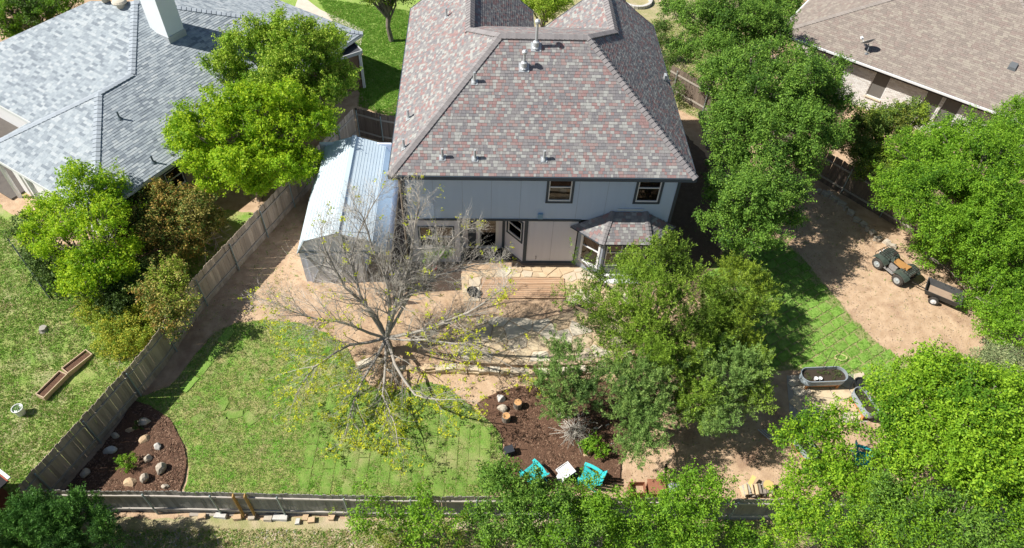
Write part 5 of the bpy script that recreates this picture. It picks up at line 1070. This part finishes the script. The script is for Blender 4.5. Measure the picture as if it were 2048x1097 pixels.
for i, (u, v, rx, ry, rz, m, lab) in enumerate([(1002, 800, .2, .26, .22, M_limw, 'pale stone above the two tree stumps'), (1005, 820, .24, .2, .2, M_lime, 'cream stone against the left side of the stumps'), (755, 712, .16, .14, .12, M_lime, 'stone at the left foot of the bare tree'),
    (800, 735, .18, .14, .12, M_limo, 'stone at the right foot of the bare tree'), (780, 742, .14, .12, .1, M_limw, 'white stone below the bare tree trunk'), (1192, 858, .14, .08, .06, M_limw, 'thin white stone above the round glossy shrub'), (1215, 852, .12, .08, .06, M_limw, 'small white stone by the front juniper'),
    (1205, 872, .1, .08, .05, M_limo, 'cream stone beside the round glossy shrub'), (1222, 888, .14, .08, .05, M_limw, 'flat pale stone between the shrub and the front juniper'), (1172, 912, .12, .1, .1, M_limo, 'tan stone between the white table and the turquoise chair')]):
    rock(gnd(u, v), rx, ry, rz, m, lab, GRI, 80+i)
GBK = 'blocks lying along the outside of the bottom fence'
for i, (u, v, L, m, lab) in enumerate([(405, 1036, .26, M_limo, 'first small tan block from the left below the bottom fence'), (443, 1034, .42, M_limw, 'long pale block second from the left below the bottom fence'), (476, 1037, .26, M_limo, 'tan block left of the third fence post'), (537, 1039, .28, M_lime, 'block under the golden boards'),
    (562, 1038, .5, M_limw, 'longest pale block right of the golden boards'), (612, 1038, .2, M_limo, 'small block left of the fourth fence post'), (624, 1043, .26, M_limo, 'cube like ochre block at the fourth fence post'), (596, 1046, .16, M_limw, 'small white stone in the dry grass below the fence'), (664, 1037, .22, M_limo, 'tan block beside the wispy sapling'), (505, 1036, .24, M_lime, 'flat block right of the third fence post')]):
    p = gnd(u, v); mb = MB(); r = random.Random(i); mb.box((p[0], p[1], p[2]+.08), (L, .2, .17), rz=r.uniform(-.15, .15)); mb.v = [(a+r.uniform(-.02, .02), b+r.uniform(-.02, .02), c+r.uniform(-.015, .015)) for a, b, c in mb.v]; simple('stone_block', 'block', lab, mb, m, GBK)
for i, (u, v, L) in enumerate([(425, 1030, 1.6), (545, 1029, .9), (600, 1030, .8)]):
    p = gnd(u, v); mb = MB(); mb.box((p[0], p[1], p[2]+.04), (L, .12, .05), rz=.01*i); simple('loose_plank', 'plank', ['long grey plank lying at the foot of the bottom fence', 'short grey plank behind the golden boards', 'grey plank by the fourth fence post'][i], mb, M_rail, 'planks at the foot of the bottom fence')
# stumps
M_cut = mat('cut wood end', (.50, .26, .11), (.58, .34, .16), scale=9, rough=.85)
for (u, v, rr, lab) in ((1035, 815, .17, 'orange topped log stump standing upper right of the pale stones'), (1012, 842, .17, 'orange topped log stump standing at the edge of the lawn')):
    p = gnd(u, v); t = thing('log_stump', tuple(p), lab, 'log', 'log stumps in the mulch'); mb = MB(); mb.lathe(p, [(rr*1.08, -.05), (rr, .1), (rr, .4)], 12); obj('log', mb, M_bark, t); mb = MB(); mb.lathe(p, [(rr*.9, .402), (rr*.9, .41)], 12); obj('cut_face', mb, M_cut, t)
p = gnd(1178, 908); mb = MB(); mb.lathe(p, [(.1, 0), (.1, .12)], 10); simple('log_stump', 'log', 'tiny orange cut log beside the round glossy shrub', mb, M_cut)
p = gnd(88, 660); mb = MB(); mb.lathe(p, [(.24, -.05), (.17, .06), (.15, .16)], 9); mb.v = [(a+.03*math.sin(b*40), b, c) for a, b, c in mb.v]; simple('tree_stump', 'stump', 'grey tree stump in the left neighbour lawn', mb, M_bark2)
# bucket with plant
p = gnd(44, 828); t = thing('white_bucket', tuple(p), 'white bucket with green plants on the left neighbour lawn', 'bucket')
mb = MB(); mb.lathe(p, [(.15, 0), (.2, .42), (.215, .43), (.19, .43), (.18, .36)], 16); obj('pail', mb, M_white, t)
rng = np.random.default_rng(9); Pl = rng.normal(size=(160, 3))*[.07, .07, .03]+[0, 0, .42]; child('leaves', leaf_mesh('leaves', Pl, np.zeros_like(Pl), rng.integers(0, 3, 160), Lmes, rng, .04), t)
# raised beds
M_bed = mat('cream raised bed board', (.50, .38, .26), (.42, .32, .22), scale=3, rough=.85)
a, b, c = gnd(85, 800), gnd(132, 752), gnd(180, 706)
for (s0, s1, lab) in ((a, b, 'lower of two long wooden planter boxes on the left lawn'), (b+(c-b)*.05, c, 'upper of two long wooden planter boxes on the left lawn')):
    d = Vector(s1-s0); d.z = 0; L = d.length; d.normalize(); nrm = Vector((-d.y, d.x, 0)); O = Vector(s0); t = thing('planter_box', tuple(O), lab, 'planter', 'planter boxes on the left lawn'); an = math.atan2(d.y, d.x)
    for k, (cx, cy, lx, ly) in enumerate(((L/2, .2, L, .035), (L/2, -.2, L, .035), (.02, 0, .035, .365), (L-.02, 0, .035, .365))):
        mb = MB(); q = O+d*cx+nrm*cy; mb.box((q.x, q.y, O.z+.14), (lx, ly, .3), rz=an); obj('side_board', mb, M_bed, t)
    mb = MB(); q = O+d*(L/2); mb.box((q.x, q.y, O.z+.08), (L-.08, .36, .26), rz=an); obj('soil', mb, M_mulch, t)
# neighbour shed roof edge at left with red trim
p0, p1 = bz(-80, 880, 2.2), bz(32, 968, 2.0)
t = thing('red_shed', tuple(gnd(-40, 975)), 'edge of a shed with white gutter and red board at the lower left margin', 'shed')
dv = Vector(p1-p0); dv.z = 0; dv.normalize(); nv = Vector((-dv.y, dv.x, 0))*-1; P0, P1 = Vector(p0), Vector(p1)-dv*.35
mb = MB(); mb.beam(P0, P1, .1, .06); obj('gutter', mb, M_white, t)
mb = MB(); mb.beam(P0+nv*.08-Vector((0, 0, .09)), P1+nv*.08-Vector((0, 0, .09)), .04, .14); obj('fascia', mb, mat('red painted board', (.30, .07, .045)), t)
mb = MB(); q = [P0+nv*.1, P1+nv*.1, P1+nv*2.6, P0+nv*2.6]; mb.add([(v.x, v.y, v.z-.05) for v in q]+[(v.x, v.y, v.z-.12) for v in q], [(0, 1, 2, 3), (7, 6, 5, 4)]+[(i, i+4, (i+1) % 4+4, (i+1) % 4) for i in range(4)]); obj('roof', mb, mat('black roll roof', (.02, .02, .022)), t)
mb = MB(); q = [P0+nv*.3, P1+nv*.3-dv*.2, P1+nv*2.4-dv*.2, P0+nv*2.4]; mb.prism([(v.x, v.y) for v in q], -.8, 1.85); obj('wall', mb, mat('dark red wall', (.1, .03, .025)), t)
# lumber pile behind the fence
p = gnd(425, 478); t = thing('brush_pile', tuple(p), 'heap of grey branches and boards beyond the long fence', 'brush pile'); r = random.Random(4); mb = MB()
for _ in range(70):
    a = r.uniform(0, 3.14); L = r.uniform(.3, 1.0); c = Vector(p)+Vector((r.gauss(0, .35), r.gauss(0, .5), r.uniform(.1, .9))); d = Vector((math.cos(a), math.sin(a), r.uniform(-.3, .4)))*L; mb.tube([c-d/2, c+Vector((0, 0, .04)), c+d/2], r.uniform(.008, .02), 4)
obj('branches', mb, M_bark2, t)['kind'] = 'stuff'
for k in range(4): mb = MB(); mb.box((p[0]+.1*k-.1, p[1]-.35, p[2]+.5+.05*k), (1.1, .14, .03), rz=.6+.25*k); obj('board', mb, mat('pale scrap board', (.5, .42, .3)), t)
p = gnd(1150, 868); t = thing('brush_pile', tuple(p), 'tangle of pale dead twigs beside the small blue-green juniper', 'brush pile'); mb = MB()
for _ in range(170):
    a = r.uniform(0, 6.28); L = r.uniform(.25, .8); c = Vector(p)+Vector((r.gauss(0, .2), r.gauss(0, .22), r.uniform(.02, .45))); d = Vector((math.cos(a), math.sin(a), r.uniform(-.4, .6)))*L; mb.tube([c, c+d*.5+Vector((0, 0, .06)), c+d], r.uniform(.004, .01), 3)
obj('branches', mb, M_twig, t)['kind'] = 'stuff'

# turquoise adirondack chairs
M_turq = mat('turquoise plastic', (.03, .44, .47), (.05, .50, .52), scale=2, rough=.45, spec=.4)
def adirondack(loc, rz, label):
    t = thing('garden_chair', tuple(loc), label, 'chair', 'turquoise garden chairs', rz)
    for k in range(5): mb = MB(); x = -.24+.12*k; mb.beam((x, -.28, .36), (x, .24, .24), .11, .022); obj('seat_slat', mb, M_turq, t, local=True)
    for k in range(5):
        x = -.22+.11*k; mb = MB(); top = .92-.06*abs(k-2); mb.beam((x*.95, .24, .25), (x*1.25, .56, top), .1, .022); obj('back_slat', mb, M_turq, t, local=True)
    for s in (-1, 1):
        mb = MB(); pts = [(s*.34, -.34, .5), (s*.35, -.1, .53), (s*.33, .15, .54), (s*.28, .38, .55)]
        for a, b in zip(pts, pts[1:]): mb.beam(a, b, .13, .025)
        obj('arm', mb, M_turq, t, local=True)
        mb = MB(); mb.beam((s*.34, -.3, 0), (s*.34, -.28, .5), .09, .03); obj('leg', mb, M_turq, t, local=True)
        mb = MB(); mb.beam((s*.3, -.28, .34), (s*.3, .52, .02), .03, .1); obj('leg', mb, M_turq, t, local=True)
        mb = MB(); mb.beam((s*.3, .3, .3), (s*.3, .36, .54), .05, .03); obj('arm_brace', mb, M_turq, t, local=True)
    mb = MB(); mb.bx(-.3, .3, .44, .47, .62, .7); obj('back_rail', mb, M_turq, t, local=True)
    return t
q = gnd(1176, 962); adirondack((q[0], q[1], q[2]), math.radians(-118), 'turquoise chair to the right of the white side table')
q = gnd(1064, 955); adirondack((q[0], q[1], q[2]), math.radians(-140), 'turquoise chair left of the white side table, half under a shrub')
q = gnd(1722, 925); adirondack((q[0], q[1], q[2]), math.radians(60), 'turquoise chair glimpsed under the bright tree at the lower right')
# white side table with flared legs and a tray
q = gnd(1129, 955); t = thing('side_table', (q[0], q[1], q[2]), 'white plastic side table with slanted panel legs between the turquoise chairs', 'table', rz=math.radians(35))
mb = MB(); mb.bx(-.29, .29, -.25, .25, .52, .555); obj('tabletop', mb, M_white, t, local=True)
for x0, x1, y0_, y1_ in ((-.29, .29, -.25, -.225), (-.29, .29, .225, .25), (-.29, -.265, -.225, .225), (.265, .29, -.225, .225)): mb = MB(); mb.bx(x0, x1, y0_, y1_, .556, .59); obj('rim', mb, M_white, t, local=True)
for s in (-1, 1): mb = MB(); mb.beam((s*.12, 0, .52), (s*.3, 0, 0), .34, .025); obj('leg', mb, M_white, t, local=True)
mb = MB(); mb.box((.02, .02, .56), (.2, .16, .006), rz=.3); obj('paper', mb, mat('printed paper', (.78, .76, .7), (.7, .5, .35), scale=16, sharp=.05), t, local=True)
p = gnd(1018, 908); mb = MB(); mb.box((p[0], p[1], p[2]+.2), (.34, .3, .4), rz=.3); mb.tube([(p[0]+.2, p[1]+.1, p[2]), (p[0]+.24, p[1]+.12, p[2]+.6)], .015, 5); simple('dark_crate', 'crate', 'small dark crate with a stick left of the turquoise chairs', mb, mat('dark plastic crate', (.03, .035, .045)))
# rusty metal boxes by the bottom fence
M_rust = mat('rusty steel', (.22, .085, .05), (.32, .15, .09), scale=7, rough=.85, bump=.004)
p = gnd(1272, 985); t = thing('rusty_fire_box', tuple(p), 'open rusty steel box near the bottom fence, left of the larger one', 'metal box')
for a in ((-.3, .3, -.22, -.2), (-.3, .3, .2, .22), (-.3, -.28, -.2, .2), (.28, .3, -.2, .2)): mb = MB(); mb.bx(p[0]+a[0], p[0]+a[1], p[1]+a[2], p[1]+a[3], p[2], p[2]+.42); obj('side_panel', mb, M_rust, t)
mb = MB(); mb.bx(p[0]-.27, p[0]+.27, p[1]-.2, p[1]+.2, p[2]+.02, p[2]+.12); obj('ash', mb, M_dirt, t)
p = gnd(1310, 985); t = thing('rusty_box', tuple(p), 'larger closed rusty steel box by the bottom fence with a leaning pipe', 'metal box')
mb = MB(); mb.bx(p[0]-.3, p[0]+.3, p[1]-.24, p[1]+.3, p[2], p[2]+.42); obj('case', mb, M_rust, t); mb = MB(); mb.bx(p[0]-.33, p[0]+.33, p[1]-.27, p[1]+.33, p[2]+.423, p[2]+.45); obj('lid', mb, M_rust, t)
mb = MB(); mb.tube([(p[0]+.4, p[1]+.1, p[2]), (p[0]+.48, p[1]+.9, p[2]+.5)], .05, 8); obj('pipe', mb, mat('black iron', (.03, .025, .022)), t)
p = gnd(1345, 985); mb = MB(); mb.box((p[0], p[1], p[2]+.2), (.42, .4, .36), rz=.05); mb.box((p[0], p[1], p[2]+.41), (.36, .34, .05), rz=.05); simple('grey_box', 'metal box', 'grey metal box right of the rusty boxes, under shrub leaves', mb, M_galv)
# firewood
t = thing('firewood_pile', tuple(gnd(1515, 985)), 'short stack of cut firewood and logs against the bottom fence', 'firewood'); r = random.Random(8); o = gnd(1515, 985)
for k in range(26):
    x = o[0]-.55+(k % 9)*.14+r.uniform(-.03, .03); z = o[2]+.07+(k//9)*.12; L = r.uniform(.35, .5); y = o[1]+r.uniform(-.05, .05); rr = r.uniform(.05, .075)
    mb = MB(); mb.tube([(x, y-L/2, z), (x+r.uniform(-.06, .06), y+L/2, z+r.uniform(-.02, .04))], rr, 7); obj('log', mb, r.choice([M_bark2, M_bark, mat('split wood', (.46, .33, .2), (.54, .42, .28), scale=6)]), t)
p = gnd(1531, 980); mb = MB(); mb.lathe((p[0], p[1], p[2]+.32), [(.19, 0), (.2, .1)], 10); obj('wood_round', mb, mat('yellow cut wood', (.56, .40, .15)), t)
a, b = gnd(1488, 990), gnd(1503, 968); mb = MB(); mb.beam((a[0], a[1], a[2]+.25), (b[0], b[1]+.1, b[2]+.45), .16, .04); simple('yellow_plank', 'plank', 'yellow plank leaning on the left end of the firewood', mb, mat('yellow timber', (.56, .42, .16)))
# oval stock tank planter on a timber stand
M_tank = mat('corrugated galvanised tank', (.42, .47, .50), (.34, .40, .44), scale=4, rough=.4, metal=.4)
M_std = mat('orange cedar stand', (.42, .17, .06), (.5, .24, .1), scale=4, rough=.7)
def tank(loc, rz, Lx, Ly, label, hs=.32, h=.34, plants=True):
    t = thing('tank_planter', loc, label, 'planter', 'oval galvanised planters', rz); n = 32
    def oval(s_, z):
        out = []
        for i in range(n):
            a = 2*math.pi*i/n; cx = (Lx-Ly)/2*(1 if math.cos(a) > 0 else -1); out.append((cx+Ly/2*s_*math.cos(a), Ly/2*s_*math.sin(a), z))
        return out
    prof = [(.93, hs), (.98, hs+.04)]
    for k in range(4): z = hs+.07+k*.06; prof += [(.96, z), (1.0, z+.02), (1.0, z+.035)]
    prof += [(.98, hs+h), (1.05, hs+h+.005), (1.05, hs+h+.03), (.95, hs+h+.03), (.92, hs+h-.12)]
    mb = MB(); 
    for s_, z in prof: mb.v += oval(s_, z)
    for k in range(len(prof)-1):
        for i in range(n): a = k*n+i; b = k*n+(i+1) % n; mb.f.append((a, b, b+n, a+n)); mb.m.append(0)
    mb.f.append(tuple(range(n))[::-1]); mb.m.append(0); obj('tank', mb, M_tank, t, local=True)
    mb = MB(); mb.v += oval(.93, hs+h-.11); mb.f.append(tuple(range(n))); mb.m.append(0); obj('soil', mb, mat('black potting soil', (.03, .024, .018), (.06, .045, .03), scale=20), t, local=True)
    for sx in (-1, 1):
        for sy in (-1, 1): mb = MB(); mb.bx(sx*Lx*.34-.05, sx*Lx*.34+.05, sy*Ly*.36-.04, sy*Ly*.36+.04, 0, hs-.06); obj('leg', mb, M_std, t, local=True)
        mb = MB(); mb.bx(sx*Lx*.34-.045, sx*Lx*.34+.045, -Ly*.45, Ly*.45, hs-.059, hs-.002); obj('crosspiece', mb, M_std, t, local=True)
    for sy in (-1, 1): mb = MB(); mb.bx(-Lx*.34+.06, Lx*.34-.06, sy*Ly*.36-.03, sy*Ly*.36+.03, hs-.14, hs-.063); obj('stretcher', mb, M_std, t, local=True)
    if plants:
        rg = np.random.default_rng(3); P = []
        for _ in range(14):
            c = np.array([rg.uniform(-Lx*.4, Lx*.4), rg.uniform(-Ly*.3, Ly*.3), hs+h-.05]); P += [c+rg.normal(0, .05, 3) for _ in range(26)]
        P = np.array(P); child('seedlings', leaf_mesh('seedlings', P, np.zeros_like(P), rg.integers(0, 3, len(P)), Ldark+Lmes[2:], rg, .035), t)
    return t
c = gnd(1638, 772); tank((c[0], c[1]+.1, c[2]+.05), math.radians(2), 1.95, .72, 'long oval corrugated metal planter on orange wooden legs beside the sod lawn')
for dx in (-.18, .0):
    mb = MB(); mb.lathe((c[0]-.22+dx, c[1]-.08, c[2]+.6), [(.06, 0), (.08, .12), (.085, .12), (.065, .11)], 10); simple('white_pot', 'pot', ['right one of two white pots inside the oval planter', 'left one of two white pots inside the oval planter'][dx < -.1], mb, M_white, 'white pots inside the oval planter')
# black wire trellis
a, b, c2_, d2 = bz(1640, 730, .0), bz(1655, 730, .0), bz(1672, 703, .35), bz(1657, 702, .35)
mb = MB(); X = c[0]+.0; mb.tube([(X, c[1]+.35, -.1), (X+.25, c[1]+.75, .75), (X+.65, c[1]+.75, .75), (X+.4, c[1]+.35, -.1)], .012, 5, caps=False); simple('wire_trellis', 'trellis', 'thin black wire hoop standing up behind the oval metal planter', mb, mat('black iron', (.03, .025, .022)))
p = gnd(1680, 718); mb = MB(); mb.tube([(p[0]+(.27+.03*math.sin(3*k))*math.cos(k*.5), p[1]+(.16+.02*math.cos(2*k))*math.sin(k*.5), p[2]+.09+.002*k) for k in range(26)], .01, 5); simple('hose_coil', 'hose', 'thin pale loop of hose lying on the sod lawn', mb, mat('pale hose', (.62, .58, .28)))
c = gnd(1718, 820); tank((c[0], c[1], c[2]+.05), math.radians(103), 1.3, .55, 'narrow galvanised planter standing on the right edge of the planter pad', plants=True)
p = gnd(1716, 775); mb = MB(); mb.lathe(p, [(.2, 0), (.27, .35), (.29, .36), (.24, .36), (.22, .28)], 14); simple('dark_pot', 'pot', 'round dark pot at the right end of the long oval planter', mb, MATS['black plastic pot'])
c = gnd(1604, 905); tank((c[0], c[1], c[2]), math.radians(115), 1.1, .5, 'small metal planter mostly hidden under the bright sapling leaves', hs=.2)
p = gnd(1530, 870); t = thing('folding_frame', tuple(p), 'grey metal folding frame lying on the shaded dirt', 'frame')
for k in range(3): mb = MB(); mb.beam((p[0]-.25+.12*k, p[1]+.2, p[2]+.06), (p[0]+.15+.12*k, p[1]-.3, p[2]+.06), .03, .03); obj('bar', mb, M_galv, t)
# stone ring at the top
p = gnd(1272, 4); t = thing('tree_ring', tuple(p), 'round white stone edging ring in the front yard at the top edge', 'edging')
for k in range(26): a = k*2*math.pi/26; mb = MB(); mb.box((p[0]+1.0*math.cos(a), p[1]+.0+1.0*math.sin(a), p[2]+.12), (.23, .2, .24), rz=a+math.pi/2); obj('ring_stone', mb, M_limw, t)

# ------------------------------------------------------------------ quad bike and trailer
M_grn = mat('dark green plastic', (.03, .055, .045), (.09, .105, .09), scale=5, rough=.4, spec=.5); M_blk = mat('black rubber', (.035, .032, .03), (.08, .07, .06), scale=12, rough=.9, bump=.003); M_rim = mat('steel rim', (.45, .5, .52), rough=.4, metal=.4)
M_tan = mat('tan seat cover', (.40, .21, .07), (.34, .18, .06), scale=7, rough=.8); M_eng = mat('grey engine', (.33, .31, .29), (.16, .15, .15), scale=9, rough=.6)
fw, rw_ = bz(1756.6, 527.3, .27), bz(1796.8, 560, .27); hd = Vector((fw-rw_)); hd.z = 0; WB = hd.length; hd.normalize(); side = Vector((hd.y, -hd.x, 0))    # toward far side
ct = Vector(((fw[0]+rw_[0])/2, (fw[1]+rw_[1])/2, 0))+side*.42; rzq = math.atan2(hd.y, hd.x)
qb = thing('quad_bike', (ct.x, ct.y, gz(ct.y)+.01), 'green quad bike with tan seat parked on the dirt yard', 'quad bike', rz=rzq)
hw = WB/2
def wheel(parent, x, y, r_, w_, rim=M_rim, rimr=.55):
    mb = MB(); prof = [(r_*.55, -w_/2), (r_*.9, -w_/2), (r_, -w_*.3), (r_, w_*.3), (r_*.9, w_/2), (r_*.55, w_/2)]; mb.lathe((x, y, r_), prof, 20, axis=(0, 1, 0))
    for k in range(20): a = k*math.pi/10; mb.box((x+r_*math.cos(a), y, r_+r_*math.sin(a)), (.03, w_*.7, .05), R=Matrix.Rotation(-a, 3, 'Y'))
    wl = obj('wheel', mb, M_blk, parent, local=True); mb = MB(); mb.lathe((x, y, r_), [(r_*rimr, -w_/2-.012), (r_*rimr, w_/2+.012)], 16, axis=(0, 1, 0)); mb.lathe((x, y, r_), [(r_*.2, -w_/2-.04), (r_*.2, w_/2+.04)], 10, axis=(0, 1, 0)); obj('rim', mb, rim, wl, local=True)
for x in (-hw, hw):
    for y in (-.43, .43): wheel(qb, x, y, .28, .25 if x < 0 else .21)
mb = MB(); mb.box((0, 0, .38), (1.1, .24, .2)); mb.box((.02, 0, .52), (.45, .3, .18)); obj('frame', mb, mat('black iron', (.03, .025, .022)), qb, local=True)
mb = MB(); mb.box((.0, -.17, .42), (.38, .14, .26)); mb.box((.0, .17, .42), (.38, .14, .26)); obj('engine', mb, M_eng, qb, local=True)
def fender(name, x0, sgn):
    mb = MB(); n = 7
    for s in (-1, 1):
        pts = [(x0-.36+.12*k, .66-.16*abs((k-3)/3)**2.2) for k in range(7)]
        for (xa_, za), (xb_, zb3) in zip(pts, pts[1:]):
            ya, yb3 = s*.2, s*.56; mb.hexa([(xa_, min(ya, yb3), za-.03), (xb_, min(ya, yb3), zb3-.03), (xb_, max(ya, yb3), zb3-.03), (xa_, max(ya, yb3), za-.03)], [(xa_, min(ya, yb3), za), (xb_, min(ya, yb3), zb3), (xb_, max(ya, yb3), zb3), (xa_, max(ya, yb3), za)])
    mb.hexa([(x0-.3, -.2, .6), (x0+.3, -.2, .55), (x0+.3, .2, .55), (x0-.3, .2, .6)], [(x0-.28, -.19, .74), (x0+.26, -.17, .68), (x0+.26, .17, .68), (x0-.28, .19, .74)])
    obj(name, mb, M_grn, qb, local=True)
fender('front_fender', hw, 1); fender('rear_fender', -hw, -1)
mb = MB(); mb.hexa([(.12, -.14, .6), (.45, -.16, .6), (.45, .16, .6), (.12, .14, .6)], [(.14, -.11, .82), (.4, -.13, .8), (.4, .13, .8), (.14, .11, .82)]); obj('fuel_tank', mb, M_grn, qb, local=True)
mb = MB(); mb.hexa([(-.52, -.17, .62), (.14, -.12, .62), (.14, .12, .62), (-.52, .17, .62)], [(-.5, -.15, .8), (.12, -.1, .77), (.12, .1, .77), (-.5, .15, .8)]); mb.hexa([(-.6, -.16, .7), (-.45, -.16, .7), (-.45, .16, .7), (-.6, .16, .7)], [(-.58, -.14, .84), (-.45, -.14, .82), (-.45, .14, .82), (-.58, .14, .84)]); obj('seat', mb, M_tan, qb, local=True)
def rack(x0, x1):
    mb = MB(); z = .8; ys_ = (-.38, -.25, -.12, 0, .12, .25, .38)
    for y in ys_: mb.tube([(x0, y, z), (x1, y, z)], .011, 5)
    for x in (x0, (x0+x1)/2, x1): mb.tube([(x, -.4, z+.004), (x, .4, z+.004)], .014, 5)
    for x in (x0+.05, x1-.05):
        for y in (-.2, .2): mb.tube([(x, y, .66), (x, y, z)], .011, 5)
    obj('rack', mb, mat('black iron', (.03, .025, .022)), qb, local=True)
rack(hw-.22, hw+.32); rack(-hw-.34, -hw+.12)
mb = MB(); mb.tube([(.3, 0, .78), (.3, 0, .98)], .03, 6); mb.tube([(.16, -.38, 1.0), (.28, -.15, 1.0), (.28, .15, 1.0), (.16, .38, 1.0)], .016, 6); mb.box((.3, 0, 1.0), (.12, .16, .06)); obj('handlebar', mb, mat('black iron', (.03, .025, .022)), qb, local=True)
for y in (-.13, .13): mb = MB(); mb.lathe((hw+.3, y, .6), [(.07, 0), (.06, .03)], 10, axis=(1, 0, 0)); obj('headlight', mb, M_white, qb, local=True)
mb = MB(); mb.tube([(hw+.35, -.3, .4), (hw+.42, -.3, .6), (hw+.42, .3, .6), (hw+.35, .3, .4)], .016, 6); obj('bumper', mb, mat('black iron', (.03, .025, .022)), qb, local=True)
for s in (-1, 1): mb = MB(); mb.box((.02, s*.38, .3), (.5, .16, .03)); obj('footrest', mb, M_eng, qb, local=True)
cw = Vector(bz(1858, 597, .2)); cw.z = 0; cc = cw+side*.46+Vector((.12, -.1, 0))*0; hdt = Vector((ct-hd*(hw+.55)-cc)); hdt.z = 0; hdt.normalize(); rzt = math.atan2(hdt.y, hdt.x)
tr = thing('utility_trailer', (cc.x, cc.y, gz(cc.y)+.01), 'small black tub trailer with white wheels hitched behind the quad bike', 'trailer', rz=rzt)
for y in (-.48, .48): wheel(tr, 0, y, .2, .1, M_white, .62)
mb = MB(); mb.tube([(0, -.48, .2), (0, .48, .2)], .02, 6); mb.tube([(-.1, 0, .26), (.7, 0, .28), (1.1, 0, .34)], .025, 6); obj('drawbar', mb, mat('black iron', (.03, .025, .022)), tr, local=True)
def tub(z0, z1, e): 
    L0, L1, w0, w1 = .66, .8, .36, .47; c = -.22; return [(c-L0+e, -w0+e, z0), (c+L0-e, -w0+e, z0), (c+L0-e, w0-e, z0), (c-L0+e, w0-e, z0)], [(c-L1+e, -w1+e, z1), (c+L1-e, -w1+e, z1), (c+L1-e, w1-e, z1), (c-L1+e, w1-e, z1)]
b0, t0 = tub(.28, .6, 0); b1, t1 = tub(.3, .6, .03)
mb = MB(); mb.add(b0+t0+b1+t1, [(3, 2, 1, 0), (8, 9, 10, 11)]+[(i, (i+1) % 4, (i+1) % 4+4, i+4) for i in range(4)]+[(8+(i+1) % 4, 8+i, 12+i, 12+(i+1) % 4) for i in range(4)]+[(4+i, 4+(i+1) % 4, 12+(i+1) % 4, 12+i) for i in range(4)]); obj('tub', mb, mat('black poly tub', (.045, .047, .05), (.08, .08, .08), scale=5, rough=.6), tr, local=True)
mb = MB(); mb.bx(-.82, .38, -.31, .31, .302, .34); obj('dirt', mb, mat('trailer dirt', (.28, .2, .15), (.36, .27, .2), scale=8), tr, local=True)
# edging stones along the right fence
r = random.Random(12); Pn = [g2(1640, 385), g2(1670, 400), g2(1710, 440), g2(1745, 470), g2(1790, 500)]
t = thing('stone_edging', (Pn[2][0], Pn[2][1], 0), 'row of rough stones along the shaded right fence', 'edging')
for a, b in zip(Pn, Pn[1:]):
    for j in range(6):
        x = a[0]+(b[0]-a[0])*j/6+r.gauss(0, .06); y = a[1]+(b[1]-a[1])*j/6+r.gauss(0, .06); mb = MB(); mb.box((x, y, gz(y)+.08), (r.uniform(.18, .3), r.uniform(.15, .25), .2), rz=r.uniform(0, 3)); mb.v = [(q[0]+r.uniform(-.03, .03), q[1]+r.uniform(-.03, .03), q[2]+r.uniform(-.03, .03)) for q in mb.v]; obj('edging_stone', mb, M_lime, t)
mb = MB(); mb.prism([tuple(lp(a, b, 0))[:2] for a, b in ((-.2, 7.45), (3.38, 7.45), (3.38, 15), (-.2, 15))], .03, .1); o = obj('porch_deck', mb, mat('dark stained deck', (.09, .08, .075), (.13, .115, .10), scale=3)); o['kind'] = 'structure'
# blue cushion chair in the left porch corner
q = lp(1.6, 8.6, .1); t = thing('porch_chair', tuple(q), 'chair with a bright blue cushion in the porch corner of the grey roofed house', 'chair')
mb = MB(); mb.bx(q.x-.3, q.x+.3, q.y-.3, q.y+.3, .38, .48); obj('cushion', mb, mat('bright blue cloth', (.02, .25, .55)), t)
mb = MB(); mb.bx(q.x-.3, q.x+.3, q.y+.3, q.y+.36, .4, .9); obj('backrest', mb, M_dark, t)
for sx in (-.27, .27):
    for sy in (-.27, .27): mb = MB(); mb.bx(q.x+sx-.025, q.x+sx+.025, q.y+sy-.025, q.y+sy+.025, 0, .38); obj('leg', mb, M_dark, t)

print('TOTAL TRI', TRI[0])
